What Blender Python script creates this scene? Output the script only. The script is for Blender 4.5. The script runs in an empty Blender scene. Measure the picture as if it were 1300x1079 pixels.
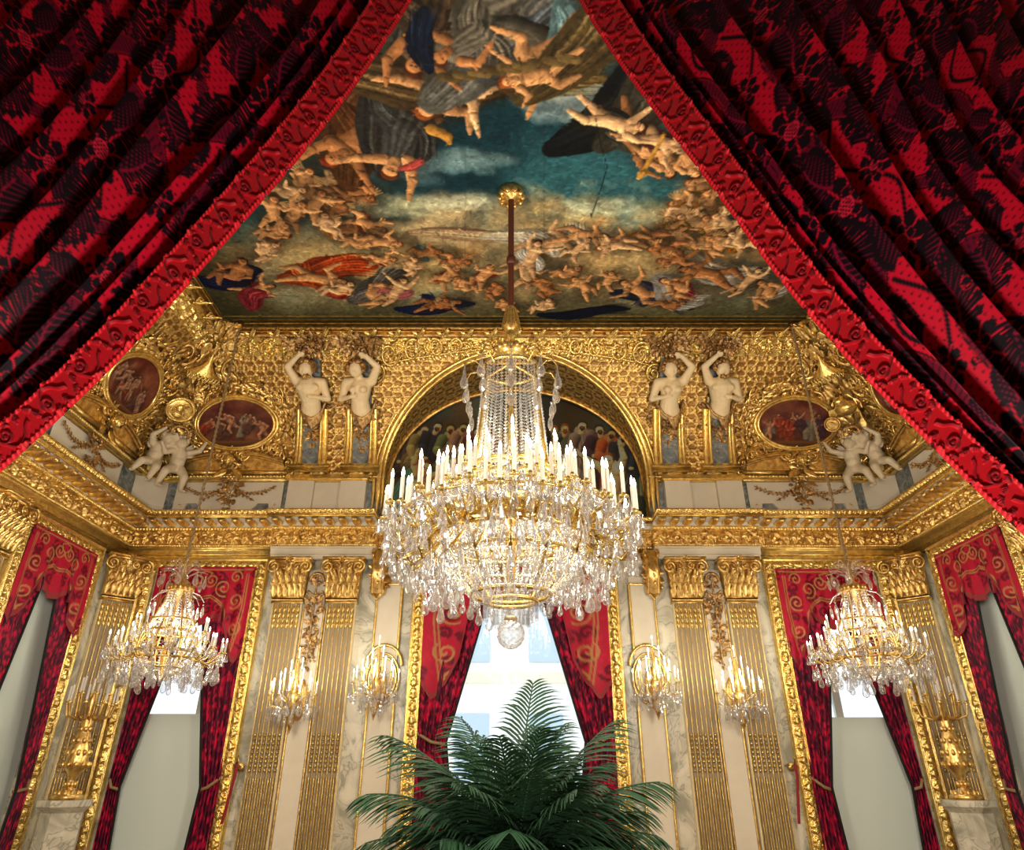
import bpy, math, random
import numpy as np
from mathutils import Vector, Matrix
PI = math.pi
rnd = random.Random(7)
rg = np.random.RandomState(5)
C = bpy.context.scene.collection

# ------------------------------------------------------------------ camera numbers
FPX = 880.0; TH = math.radians(28.66); CT, ST = math.cos(TH), math.sin(TH)
CAMX, CAMZ = -0.05, 1.6
def ray(px, py):
    u = (px-650)/FPX; v = (495-py)/FPX
    return u, CT-v*ST, ST+v*CT
def on_y(px, py, Y):
    a, b, c = ray(px, py); t = Y/b
    return a*t+CAMX, c*t+CAMZ
def on_z(px, py, Z):
    a, b, c = ray(px, py); t = (Z-CAMZ)/c
    return a*t+CAMX, b*t

# ------------------------------------------------------------------ mesh builder
class MB:
    def __init__(s): s.v=[]; s.l=[]; s.n=[]; s.c=[]; s.k=0; s.has=False
    def add(s, v, f, col=None):
        """v (n,3) array, f (m,3|4) int array"""
        v = np.asarray(v, float).reshape(-1,3); f = np.asarray(f, int)
        s.v.append(v); s.l.append((f+s.k).ravel()); s.n.append(np.full(len(f), f.shape[1]))
        if col is None: col = (1,1,1)
        else: s.has = True
        col = np.asarray(col, float)
        if col.ndim == 1: col = np.tile(col, (len(v),1))
        s.c.append(col.reshape(-1,3)); s.k += len(v)
        return s
    def build(s, name, mat, parent=None, warp=None, smooth=True, label=None, cat=None, group=None, kind=None, origin=None):
        v = np.concatenate(s.v); l = np.concatenate(s.l); n = np.concatenate(s.n)
        if warp is not None: v = warp(v)
        if origin is None and parent is None and kind != 'structure':
            origin = ((v[:,0].min()+v[:,0].max())/2, (v[:,1].min()+v[:,1].max())/2, v[:,2].min())
        if origin is None: origin = (0,0,0)
        v = v-np.asarray(origin)
        me = bpy.data.meshes.new(name)
        me.vertices.add(len(v)); me.vertices.foreach_set('co', v.astype(np.float32).ravel())
        me.loops.add(len(l)); me.loops.foreach_set('vertex_index', l.astype(np.int32))
        me.polygons.add(len(n)); st = np.concatenate([[0], np.cumsum(n)[:-1]])
        me.polygons.foreach_set('loop_start', st.astype(np.int32)); me.polygons.foreach_set('loop_total', n.astype(np.int32))
        me.update(calc_edges=True)
        if s.has:
            c = np.clip(np.concatenate(s.c),0,1); ca = me.color_attributes.new('Col','BYTE_COLOR','POINT')
            ca.data.foreach_set('color_srgb', np.hstack([c, np.ones((len(c),1))]).astype(np.float32).ravel())
        me.polygons.foreach_set('use_smooth', np.full(len(n), bool(smooth)))
        me.materials.append(mat)
        o = bpy.data.objects.new(name, me); C.objects.link(o); o.location = origin
        if parent is not None:
            o.parent = parent
            if warp is not None or getattr(parent,'_abs',False): pass
        tag(o, label, cat, group, kind)
        return o
def tag(o, label=None, cat=None, group=None, kind=None):
    if label: o['label']=label
    if cat: o['category']=cat
    if group: o['group']=group
    if kind: o['kind']=kind
    return o
def empty(name, loc, label, cat, group=None, rz=0):
    o = bpy.data.objects.new(name, None); C.objects.link(o); o.location = loc; o.rotation_euler=(0,0,rz)
    o.empty_display_size=.1
    return tag(o, label, cat, group)
def shift_warp(loc, rz=0, warp=None):
    """world verts -> parent local"""
    loc=np.asarray(loc,float)
    c,s=math.cos(-rz),math.sin(-rz)
    def w(v):
        if warp is not None: v = warp(v)
        v = v-loc
        if rz: v = np.stack([v[:,0]*c-v[:,1]*s, v[:,0]*s+v[:,1]*c, v[:,2]],1)
        return v
    return w
def kids(o): return [c for c in bpy.data.objects if c.parent is o]
def copy_tree(o, parent=None, index=None):
    if index is None:
        index={}
        for c in list(C.objects):
            if c.parent is not None: index.setdefault(c.parent.name,[]).append(c)
    c = o.copy(); C.objects.link(c)
    if parent is not None: c.parent = parent
    for ch in index.get(o.name,[]): copy_tree(ch, c, index)
    return c

def gridf(n, m, wu=False, wv=False):
    a = np.arange(n if wu else n-1); b = np.arange(m if wv else m-1)
    A,B = np.meshgrid(a,b,indexing='ij'); A2=(A+1)%n; B2=(B+1)%m
    return np.stack([A*m+B, A2*m+B, A2*m+B2, A*m+B2],-1).reshape(-1,4)
def grid(mb, P, col=None, wu=False, wv=False):
    n,m,_ = P.shape; mb.add(P.reshape(-1,3), gridf(n,m,wu,wv), None if col is None else (col if np.ndim(col)==1 else np.asarray(col).reshape(-1,3)))
def box(mb, x0,x1,y0,y1,z0,z1, col=None):
    v=[(x,y,z) for x in (x0,x1) for y in (y0,y1) for z in (z0,z1)]
    mb.add(v, [(0,1,3,2),(4,6,7,5),(0,4,5,1),(2,3,7,6),(0,2,6,4),(1,5,7,3)], col)
def lathe(mb, prof, n=16, c=(0,0,0), col=None, cap=True, axis=2):
    prof=np.asarray(prof,float); a=np.arange(n)*2*PI/n
    R=prof[:,0][:,None]; P=np.stack([R*np.cos(a), R*np.sin(a), np.repeat(prof[:,1][:,None],n,1)],-1)
    if axis==1: P=P[...,[0,2,1]]
    P=P+np.asarray(c); grid(mb,P,col,wv=True)
def tube(mb, pts, r, n=6, col=None, close=False):
    p=np.asarray(pts,float); k=len(p); r=np.broadcast_to(np.asarray(r,float),(k,))
    t=np.gradient(p,axis=0) if not close else (np.roll(p,-1,0)-np.roll(p,1,0))
    t/= np.linalg.norm(t,axis=1)[:,None]+1e-9
    up=np.array([0,0,1.]) if abs(t[:,2]).mean()<.85 else np.array([0,1.,0])
    s=np.cross(t,up); s/=np.linalg.norm(s,axis=1)[:,None]+1e-9; q=np.cross(s,t)
    a=np.arange(n)*2*PI/n
    P=p[:,None]+r[:,None,None]*(s[:,None]*np.cos(a)[None,:,None]+q[:,None]*np.sin(a)[None,:,None])
    grid(mb,P,col,wu=close,wv=True)
    if not close:
        pass
def ell(mb, c, r, n=8, m=6, rot=None, col=None):
    a=np.arange(n)*2*PI/n; b=np.linspace(-PI/2,PI/2,m)
    P=np.stack([np.cos(b)[:,None]*np.cos(a), np.cos(b)[:,None]*np.sin(a), np.repeat(np.sin(b)[:,None],n,1)],-1)*np.asarray(r,float)
    if rot is not None: P=P@np.asarray(rot).T
    grid(mb,P+np.asarray(c),col,wv=True)
def cap(mb, p0, r0, p1, r1, n=10, col=None):
    p0=np.asarray(p0,float);p1=np.asarray(p1,float);d=p1-p0;L=np.linalg.norm(d)+1e-9;t=d/L
    ts=[-1,-.85,-.5,0]; pts=[];rr=[]
    for q in (-.999,-.8,-.45): pts.append(p0+t*q*r0); rr.append(r0*math.sqrt(1-q*q))
    for q in (0,.5,1): pts.append(p0+d*q); rr.append(r0+(r1-r0)*q)
    for q in (.45,.8,.999): pts.append(p1+t*q*r1); rr.append(r1*math.sqrt(1-q*q))
    tube(mb,pts,rr,n,col)
# ornament pieces live in wall space (a along, b up, h outwards)
def leaf(mb, x, y, ang, L, W, h=.02, curl=.03, lobes=3, col=None, base=0.0):
    n=8; t=np.linspace(0,1,n); w=W*np.sin(PI*np.clip(t,.02,1)**.75)**.8*(1+.28*np.abs(np.sin(lobes*PI*t)))
    s=np.array([-1,-.55,0,.55,1]); T,S=np.meshgrid(t,s,indexing='ij')
    X=T*L; Y=S*w[:,None]*.5; Hh=base+h*(1-.75*S**2)*np.sin(PI*np.clip(T,.06,.94))**.5 - .35*h*(np.abs(S)<.1) + curl*T**3
    c,s_=math.cos(ang),math.sin(ang)
    grid(mb,np.stack([x+X*c-Y*s_, y+X*s_+Y*c, Hh],-1),col)
def spiral(mb, x,y,R,turns=1.6,a0=0,d=1,r=.015,h=.02,eye=True,n=5,col=None):
    k=int(16*turns)+4; t=np.linspace(0,1,k); rad=R*(1-t)**.8+R*.08; a=a0+d*turns*2*PI*t
    tube(mb,np.stack([x+rad*np.cos(a),y+rad*np.sin(a),np.full(k,h)],1), r*(1-.55*t), n, col)
    if eye: ell(mb,(x,y,h),(r*1.3,r*1.3,r*1.2),6,5,col=col)
def rosette(mb,x,y,R,h=.02,k=6,col=None):
    for i in range(k):
        a=i*2*PI/k; ell(mb,(x+.55*R*math.cos(a),y+.55*R*math.sin(a),h*.5),(R*.45,R*.28,h),6,5,rot=[[math.cos(a),-math.sin(a),0],[math.sin(a),math.cos(a),0],[0,0,1]],col=col)
    ell(mb,(x,y,h),(R*.28,R*.28,h),6,5,col=col)
def cluster(mb,x,y,rx,ry,n,size=.05,h=.05,col=None,berry=.35,rr=None):
    rr = rr or rnd
    for i in range(n):
        a=rr.uniform(0,2*PI); q=rr.random()**.5; px=x+rx*q*math.cos(a); py=y+ry*q*math.sin(a); s=size*rr.uniform(.6,1.25)
        hh=h*(1-.6*q*q)*rr.uniform(.4,1)
        if rr.random()<berry: ell(mb,(px,py,hh),(s*.42,s*.42,s*.4),6,5,col=col)
        else: leaf(mb,px,py,a+rr.uniform(-1,1),s*1.7,s*.9,s*.3,s*.5,3,col,hh*.8)
def curve_leaves(mb,pts,size=.06,h=.02,col=None,stem=.01,step=1):
    p=np.asarray(pts,float); tube(mb,np.column_stack([p,np.full(len(p),h)]),stem,5,col)
    for i in range(0,len(p)-1,step):
        d=p[min(i+1,len(p)-1)]-p[i-1 if i else 0]; a=math.atan2(d[1],d[0])
        for sgn in (-1,1): leaf(mb,p[i][0],p[i][1],a+sgn*rnd.uniform(.5,1.0),size*rnd.uniform(.8,1.3),size*.5,h,size*.3,3,col,h*.3)

# ------------------------------------------------------------------ raster (painting / relief tiles)
class Cv:
    def __init__(s,w,h,bg=(0,0,0),wrap=False):
        s.w,s.h,s.wrap=w,h,wrap; s.im=np.zeros((h,w,3)); s.im[:]=bg
    def win(s,x0,x1,y0,y1):
        x0,x1,y0,y1=int(math.floor(x0))-1,int(math.ceil(x1))+2,int(math.floor(y0))-1,int(math.ceil(y1))+2
        if not s.wrap: x0,y0=max(x0,0),max(y0,0); x1,y1=min(x1,s.w),min(y1,s.h)
        if x1<=x0 or y1<=y0: return None
        xs=np.arange(x0,x1); ys=np.arange(y0,y1)
        return xs,ys,(np.ix_(ys%s.h,xs%s.w) if s.wrap else (slice(y0,y1),slice(x0,x1)))
    def seg(s,p,q,r0,r1,col,sh=.5,soft=1.0,al=1.0,lum=(-.5,-.75)):
        R=max(r0,r1)+soft; wn=s.win(min(p[0],q[0])-R,max(p[0],q[0])+R,min(p[1],q[1])-R,max(p[1],q[1])+R)
        if wn is None: return
        xs,ys,ix=wn; X,Y=np.meshgrid(xs,ys); dx,dy=q[0]-p[0],q[1]-p[1]; L2=dx*dx+dy*dy+1e-6
        t=np.clip(((X-p[0])*dx+(Y-p[1])*dy)/L2,0,1); ex=X-p[0]-t*dx; ey=Y-p[1]-t*dy; d=np.sqrt(ex*ex+ey*ey); r=r0+(r1-r0)*t
        m=np.clip((r-d)/soft+.5,0,1)*al
        if sh: k=1+sh*np.clip((ex*lum[0]+ey*lum[1])/(r+1e-6),-1,1)*.9-.25*sh*(d/(r+1e-6))**2
        else: k=np.ones_like(d)
        s.im[ix]=s.im[ix]*(1-m[...,None])+np.clip(np.asarray(col)*k[...,None],0,1)*m[...,None]
    def path(s,pts,rs,col,**k):
        rs=np.broadcast_to(rs,(len(pts),))
        for i in range(len(pts)-1): s.seg(pts[i],pts[i+1],rs[i],rs[i+1],col,**k)
    def hseg(s,p,q,r0,r1,h=1.0):           # height, max-blended dome
        R=max(r0,r1); wn=s.win(min(p[0],q[0])-R,max(p[0],q[0])+R,min(p[1],q[1])-R,max(p[1],q[1])+R)
        if wn is None: return
        xs,ys,ix=wn; X,Y=np.meshgrid(xs,ys); dx,dy=q[0]-p[0],q[1]-p[1]; L2=dx*dx+dy*dy+1e-6
        t=np.clip(((X-p[0])*dx+(Y-p[1])*dy)/L2,0,1); d=np.hypot(X-p[0]-t*dx,Y-p[1]-t*dy); r=r0+(r1-r0)*t
        v=h*np.sqrt(np.clip(1-(d/(r+1e-6))**2,0,1)); s.im[ix]=np.maximum(s.im[ix],v[...,None])
    def hpath(s,pts,rs,h=1.0):
        rs=np.broadcast_to(rs,(len(pts),))
        for i in range(len(pts)-1): s.hseg(pts[i],pts[i+1],rs[i],rs[i+1],h)
    def sample(s,u,v):
        """u,v in 0..1 (wrapping), bilinear"""
        x=(u%1.0)*s.w-.5; y=(v%1.0)*s.h-.5; x0=np.floor(x).astype(int); y0=np.floor(y).astype(int); fx=(x-x0)[...,None]; fy=(y-y0)[...,None]
        a=s.im[y0%s.h,x0%s.w]; b=s.im[y0%s.h,(x0+1)%s.w]; c=s.im[(y0+1)%s.h,x0%s.w]; d=s.im[(y0+1)%s.h,(x0+1)%s.w]
        return (a*(1-fx)+b*fx)*(1-fy)+(c*(1-fx)+d*fx)*fy
def crv(pts,n=40):
    p=np.array(pts,float); p=np.vstack([2*p[0]-p[1],p,2*p[-1]-p[-2]]); out=[]
    m=len(p)-3; per=max(4,n//m)
    for i in range(m):
        t=np.linspace(0,1,per,endpoint=False)[:,None]; a,b,c,d=p[i:i+4]
        out.append(.5*((2*b)+(-a+c)*t+(2*a-5*b+4*c-d)*t*t+(-a+3*b-3*c+d)*t**3))
    return np.vstack(out+[p[-2][None]])
def brush(cv,n,seed,lmin=5,lmax=14,w=1.5):
    """short strokes that follow the drawing, as a loaded brush leaves them"""
    r=np.random.RandomState(seed); g=cv.im.mean(-1); gy,gx=np.gradient(g)
    xs=r.randint(2,cv.w-2,n); ys=r.randint(2,cv.h-2,n)
    for i in range(n):
        x,y=xs[i],ys[i]; a=math.atan2(gx[y,x],-gy[y,x])+r.normal()*.35 if abs(gx[y,x])+abs(gy[y,x])>.004 else r.uniform(-.5,.5)
        L=r.uniform(lmin,lmax)*.5; c=np.clip(cv.im[y,x]*r.uniform(.72,1.30)+r.uniform(-.015,.015,3),0,1)
        cv.seg((x-L*math.cos(a),y-L*math.sin(a)),(x+L*math.cos(a),y+L*math.sin(a)),w*r.uniform(.5,1.3),w*.4,c,sh=0,al=.75)
def spts(x,y,R,turns,a0,d,k=26,end=.08):
    t=np.linspace(0,1,k); rad=R*((1-t)**.85*(1-end)+end); a=a0+d*turns*2*PI*t
    return np.stack([x+rad*np.cos(a),y+rad*np.sin(a)],1)
def hleaf(cv,x,y,a,L,W,h=1):
    cv.hseg((x,y),(x+L*.55*math.cos(a),y+L*.55*math.sin(a)),W*.2,W*.28,h*.8)
    for i in range(4):
        t=.15+.22*i
        for sg in (-1,1):
            b=a+sg*(.9-.12*i); l=W*(.75-.1*i); bx,by=x+L*t*math.cos(a),y+L*t*math.sin(a)
            cv.hseg((bx,by),(bx+l*math.cos(b),by+l*math.sin(b)),W*.16,W*.05,h)
    cv.hseg((x+L*.5*math.cos(a),y+L*.5*math.sin(a)),(x+L*math.cos(a),y+L*math.sin(a)),W*.2,W*.05,h)
def vnoise(w,h,n,seed=0,oct=4,wrap=False):
    r=np.random.RandomState(seed); out=np.zeros((h,w)); amp=1; tot=0
    for o in range(oct):
        m=int(n*2**o); k=int(max(2,m*h/w))
        g=r.rand(k+1,m+1)
        if wrap: g[-1]=g[0]; g[:,-1]=g[:,0]
        x=np.linspace(0,m-1e-6,w) ; y=np.linspace(0,k-1e-6,h); xi=x.astype(int); yi=y.astype(int); fx=x-xi; fy=(y-yi)[:,None]; fx=fx*fx*(3-2*fx); fy=fy*fy*(3-2*fy)
        v=(g[yi][:,xi]*(1-fx)+g[yi][:,xi+1]*fx)*(1-fy)+(g[yi+1][:,xi]*(1-fx)+g[yi+1][:,xi+1]*fx)*fy
        out+=amp*v; tot+=amp; amp*=.5
    return out/tot

# ------------------------------------------------------------------ materials
def mat(name, base=(.8,.8,.8), rough=.5, metal=0., spec=.5, attr=False, noise=0., nscale=20., bump=0., bscale=60., trans=0., emit=None, estr=0., sheen=0., sub=None, mixcol=None, mscale=3., detail=3.):
    m=bpy.data.materials.new(name); m.use_nodes=True; nt=m.node_tree; b=nt.nodes['Principled BSDF']
    b.inputs['Roughness'].default_value=rough; b.inputs['Metallic'].default_value=metal; b.inputs['Specular IOR Level'].default_value=spec
    b.inputs['Base Color'].default_value=(*base,1)
    src=None
    tc=nt.nodes.new('ShaderNodeTexCoord')
    if attr:
        a=nt.nodes.new('ShaderNodeVertexColor'); a.layer_name='Col'
        mx=nt.nodes.new('ShaderNodeMix'); mx.data_type='RGBA'; mx.blend_type='MULTIPLY'; mx.inputs[0].default_value=1
        nt.links.new(a.outputs[0],mx.inputs[6]); mx.inputs[7].default_value=(*base,1); src=mx.outputs[2]
    if mixcol is not None:
        n=nt.nodes.new('ShaderNodeTexNoise'); n.inputs['Scale'].default_value=mscale; n.inputs['Detail'].default_value=detail; nt.links.new(tc.outputs['Object'],n.inputs['Vector'])
        rp=nt.nodes.new('ShaderNodeValToRGB'); rp.color_ramp.elements[0].position=.35; rp.color_ramp.elements[1].position=.68
        rp.color_ramp.elements[0].color=(*base,1); rp.color_ramp.elements[1].color=(*mixcol,1); nt.links.new(n.outputs[0],rp.inputs[0]); src=rp.outputs[0]
    if noise:
        n=nt.nodes.new('ShaderNodeTexNoise'); n.inputs['Scale'].default_value=nscale; n.inputs['Detail'].default_value=4; nt.links.new(tc.outputs['Object'],n.inputs['Vector'])
        mr=nt.nodes.new('ShaderNodeMapRange'); mr.inputs[3].default_value=1-noise; mr.inputs[4].default_value=1+noise*.6; nt.links.new(n.outputs[0],mr.inputs[0])
        mx=nt.nodes.new('ShaderNodeMix'); mx.data_type='RGBA'; mx.blend_type='MULTIPLY'; mx.inputs[0].default_value=1
        if src: nt.links.new(src,mx.inputs[6])
        else: mx.inputs[6].default_value=(*base,1)
        nt.links.new(mr.outputs[0],mx.inputs[7]); src=mx.outputs[2]
    if src: nt.links.new(src,b.inputs['Base Color'])
    if bump:
        n=nt.nodes.new('ShaderNodeTexNoise'); n.inputs['Scale'].default_value=bscale; n.inputs['Detail'].default_value=2; nt.links.new(tc.outputs['Object'],n.inputs['Vector'])
        bp=nt.nodes.new('ShaderNodeBump'); bp.inputs['Strength'].default_value=bump; bp.inputs['Distance'].default_value=.02; nt.links.new(n.outputs[0],bp.inputs['Height']); nt.links.new(bp.outputs[0],b.inputs['Normal'])
    if trans: b.inputs['Transmission Weight'].default_value=trans
    if sheen: b.inputs['Sheen Weight'].default_value=sheen
    if emit: b.inputs['Emission Color'].default_value=(*emit,1); b.inputs['Emission Strength'].default_value=estr
    return m
def lin(c): return tuple(((x/255)/12.92 if x/255<=.04045 else ((x/255+.055)/1.055)**2.4) for x in c)
def S(*c): return np.array(c)/255.
M={}
M['gold']=mat('gold_leaf',(.50,.28,.08),.28,.85,mixcol=(1.,.72,.24),mscale=14,detail=5,bump=.18,bscale=55)
M['goldb']=mat('bright_gold_leaf',(.66,.42,.12),.26,.82,mixcol=(1.,.78,.26),mscale=18,detail=5,bump=.15,bscale=70)
M['oldgold']=mat('brown_toned_gilding',(.24,.12,.045),.36,.75,mixcol=(.80,.52,.20),mscale=22,detail=5,bump=.4,bscale=60)
M['golda']=mat('toned_gold_leaf',(1,1,1),.38,.75,attr=True,noise=.25,nscale=10,bump=.2,bscale=70)
M['bronze']=mat('dark_bronze',(.28,.14,.04),.4,.8,noise=.3,bump=.3)
M['rod']=mat('brown_velvet_rod',(.10,.025,.012),.5)
M['cream']=mat('cream_stone',(.80,.71,.53),.55,noise=.12,nscale=6)
M['ivory']=mat('ivory_plaster',(1.,.80,.46),.5,noise=.15,nscale=12,bump=.1)
M['plaster']=mat('grey_white_plaster',(.68,.56,.36),.55,noise=.3,nscale=9,bump=.1)
M['paint']=mat('painted_surface',(1,1,1),.6,attr=True,spec=.3)
M['canvas']=mat('painted_canvas',(1,1,1),.75,attr=True,spec=.15,noise=.12,nscale=60)
M['varnish']=mat('varnished_canvas',(1,1,1),.35,attr=True,spec=.4)
M['velvet']=mat('figured_velvet',(1,1,1),.55,attr=True,spec=.2,sheen=.03)
M['galloon']=mat('red_galloon',(1,1,1),.6,attr=True,spec=.3,sheen=.1)
M['wax']=mat('candle_white',(.80,.74,.62),.4)
M['bulb']=mat('lit_bulb',(1,1,1),.4,emit=(1,.86,.62),estr=9)
M['leaf']=mat('palm_green',(.026,.08,.035),.55,spec=.35,noise=.5,nscale=5)
M['floor']=mat('oak_parquet',(.16,.08,.035),.25,mixcol=(.24,.13,.06),mscale=4)
M['sash']=mat('window_paint',(.62,.66,.58),.5)
M['blind']=mat('pale_blind',(.74,.83,.73),.8)
M['rope']=mat('twisted_rope',(.30,.20,.09),.6)
M['dark']=mat('dark_void',(.03,.02,.015),.9)
M['ante']=mat('anteroom_wall',(.25,.12,.08),.8)
def marble(name,c0,c1,sc):
    m=bpy.data.materials.new(name); m.use_nodes=True; nt=m.node_tree; b=nt.nodes['Principled BSDF']; b.inputs['Roughness'].default_value=.3
    tc=nt.nodes.new('ShaderNodeTexCoord'); n=nt.nodes.new('ShaderNodeTexNoise'); n.inputs['Scale'].default_value=sc; n.inputs['Detail'].default_value=6; n.inputs['Distortion'].default_value=1.6
    nt.links.new(tc.outputs['Object'],n.inputs['Vector']); rp=nt.nodes.new('ShaderNodeValToRGB'); e=rp.color_ramp.elements
    e[0].position=.36; e[0].color=(*c0,1); e[1].position=.62; e[1].color=(*c1,1); x=e.new(.48); x.color=(*[.35*a+.65*d for a,d in zip(c0,c1)],1); x=e.new(.5); x.color=(*[.7*a+.1*d for a,d in zip(c0,c1)],1); x=e.new(.52); x.color=(*[.35*a+.65*d for a,d in zip(c0,c1)],1)
    nt.links.new(n.outputs[0],rp.inputs[0]); nt.links.new(rp.outputs[0],b.inputs['Base Color']); return m
M['marble']=marble('veined_marble',(.36,.34,.24),(.78,.72,.54),2.4)
M['bmarble']=marble('blue_grey_marble',(.10,.12,.12),(.34,.36,.33),7)
# cut crystal: clear, mirror-like facets
m=bpy.data.materials.new('cut_crystal'); m.use_nodes=True; nt=m.node_tree; nt.nodes.clear()
out=nt.nodes.new('ShaderNodeOutputMaterial'); mx=nt.nodes.new('ShaderNodeMixShader'); tr=nt.nodes.new('ShaderNodeBsdfTransparent'); gl=nt.nodes.new('ShaderNodeBsdfGlossy'); df=nt.nodes.new('ShaderNodeBsdfTranslucent'); d2=nt.nodes.new('ShaderNodeBsdfDiffuse')
m2=nt.nodes.new('ShaderNodeMixShader'); m3=nt.nodes.new('ShaderNodeMixShader'); lw=nt.nodes.new('ShaderNodeLayerWeight'); lw.inputs['Blend'].default_value=.55
mr=nt.nodes.new('ShaderNodeMapRange'); mr.inputs[3].default_value=.20; mr.inputs[4].default_value=.92
gl.inputs['Roughness'].default_value=.06; gl.inputs['Color'].default_value=(.98,.97,.95,1); tr.inputs['Color'].default_value=(.96,.97,.98,1)
df.inputs['Color'].default_value=(.95,.93,.9,1); d2.inputs['Color'].default_value=(.95,.92,.88,1)
L=nt.links.new; L(df.outputs[0],m3.inputs[1]); L(d2.outputs[0],m3.inputs[2]); m3.inputs[0].default_value=.5
L(gl.outputs[0],m2.inputs[1]); L(m3.outputs[0],m2.inputs[2]); m2.inputs[0].default_value=.38
L(lw.outputs['Facing'],mr.inputs[0]); L(mr.outputs[0],mx.inputs[0]); L(tr.outputs[0],mx.inputs[1]); L(m2.outputs[0],mx.inputs[2]); L(mx.outputs[0],out.inputs[0])
M['crystal']=m
m=bpy.data.materials.new('window_glass'); m.use_nodes=True; nt=m.node_tree; nt.nodes.clear()
out=nt.nodes.new('ShaderNodeOutputMaterial'); mx=nt.nodes.new('ShaderNodeMixShader'); mx.inputs[0].default_value=.06; tr=nt.nodes.new('ShaderNodeBsdfTransparent'); gl=nt.nodes.new('ShaderNodeBsdfGlossy'); gl.inputs['Roughness'].default_value=.02
nt.links.new(tr.outputs[0],mx.inputs[1]); nt.links.new(gl.outputs[0],mx.inputs[2]); nt.links.new(mx.outputs[0],out.inputs[0]); M['glass']=m

# ------------------------------------------------------------------ room numbers and wall spaces
W=5.70; D=10.0; ZC=7.45          # half width, back wall, ceiling
def cove_d(z):
    t=np.clip((z-5.47)/1.98,0,1.05); return .2+.15*t+1.01*t*t
def cove_n(z):
    t=np.clip((z-5.47)/1.98,0,1); g=(.15+2.02*t)/1.98; n=np.sqrt(1+g*g); return 1/n, -g/n   # (inwards, up)
def wall_warp(side, kind='flat', d0=0.0, mitre=True):
    """(a,b,h) -> world; a = x on the back wall, y on the side walls"""
    def w(v):
        a,b,h=v[:,0],v[:,1],v[:,2]
        if kind=='cove': nd,nz=cove_n(b); d=cove_d(b)+h*nd+d0; z=b+h*nz
        else: d=d0+h; z=b
        if side=='back': return np.stack([np.clip(a,-(W-d),W-d) if mitre else a, D-d, z],1)
        y=np.minimum(a,D-d) if mitre else a
        return np.stack([(-(W-d)) if side=='left' else (W-d), y, z],1)
    return w
EN=dict(ring=150,side=46,sconce=11,ante=125,near=345,sky=1.4,exp=0.42)
# ------------------------------------------------------------------ relief tiles
T_fr=Cv(384,112,wrap=True)                       # acanthus scroll frieze
for x,d,cy in ((96,1,60),(288,-1,52)):
    T_fr.hpath(spts(x,cy,46,1.5,PI*.9 if d>0 else PI*1.1,d,30),np.linspace(7,3,30))
    rr_=11
    for k in range(7): a=k*2*PI/7; T_fr.hseg((x,cy),(x+rr_*math.cos(a),cy+rr_*math.sin(a)),4,5,.9)
    for k in range(8):
        a=k*2*PI/8+.3; hleaf(T_fr,x+44*math.cos(a),cy+40*math.sin(a),a+d*1.2,26,20,.8)
for x in (0,192):
    hleaf(T_fr,x,100,-PI/2,84,44); hleaf(T_fr,x+6,60,-.5,34,22,.8); hleaf(T_fr,x-6,60,PI+.5,34,22,.8)
T_lf=Cv(96,64,wrap=True)                         # laurel / leaf bands
hleaf(T_lf,2,32,0,48,44); hleaf(T_lf,50,50,-.75,40,26); hleaf(T_lf,50,12,.75,40,26); T_lf.hseg((74,32),(76,32),10,10,.9)
for k in range(6): a=k*PI/3; T_lf.hseg((75,32),(75+14*math.cos(a),32+14*math.sin(a)),5,6,.8)
T_eg=Cv(48,48,wrap=True); T_eg.hseg((24,18),(24,26),13,11); T_eg.hpath([(6,6),(8,26),(24,42),(40,26),(42,6)],3.5,.8); T_eg.hseg((0,10),(0,40),4,2,.7)
T_bd=Cv(24,24,wrap=True); T_bd.hseg((12,12),(12.1,12),9,9)
T_di=Cv(160,200,wrap=True)                       # ring-and-lattice diaper
def ringp(cv,x,y,R,w,h=1,k=28): cv.hpath([(x+R*math.cos(i*2*PI/k),y+R*math.sin(i*2*PI/k)) for i in range(k+1)],w,h)
for (x,y) in ((0,0),(80,100)):
    ringp(T_di,x,y,34,4.5); ringp(T_di,x,y,20,3.5,.8); T_di.hseg((x,y),(x+.1,y),9,9)
    for k in range(8): a=k*PI/4; T_di.hseg((x+25*math.cos(a),y+25*math.sin(a)),(x+30*math.cos(a),y+30*math.sin(a)),4,3,.9)
    for sx in (-1,1):
        for sy in (-1,1):
            T_di.hpath([(x+sx*26,y+sy*26),(x+sx*34,y+sy*44),(x+sx*40,y+sy*50),(x+sx*54,y+sy*70)],4.2,1)
            T_di.hpath(spts(x+sx*44,y+sy*30,12,1.2,0,sx*sy,12),3,.9)
for (x,y) in ((80,0),(0,100)):
    for k in range(4): hleaf(T_di,x,y,k*PI/2+PI/4,30,22,.9)
    ringp(T_di,x,y,13,3,.8,14)

def smp(tile,u,v): return tile.sample(u,v)[...,0]

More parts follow.
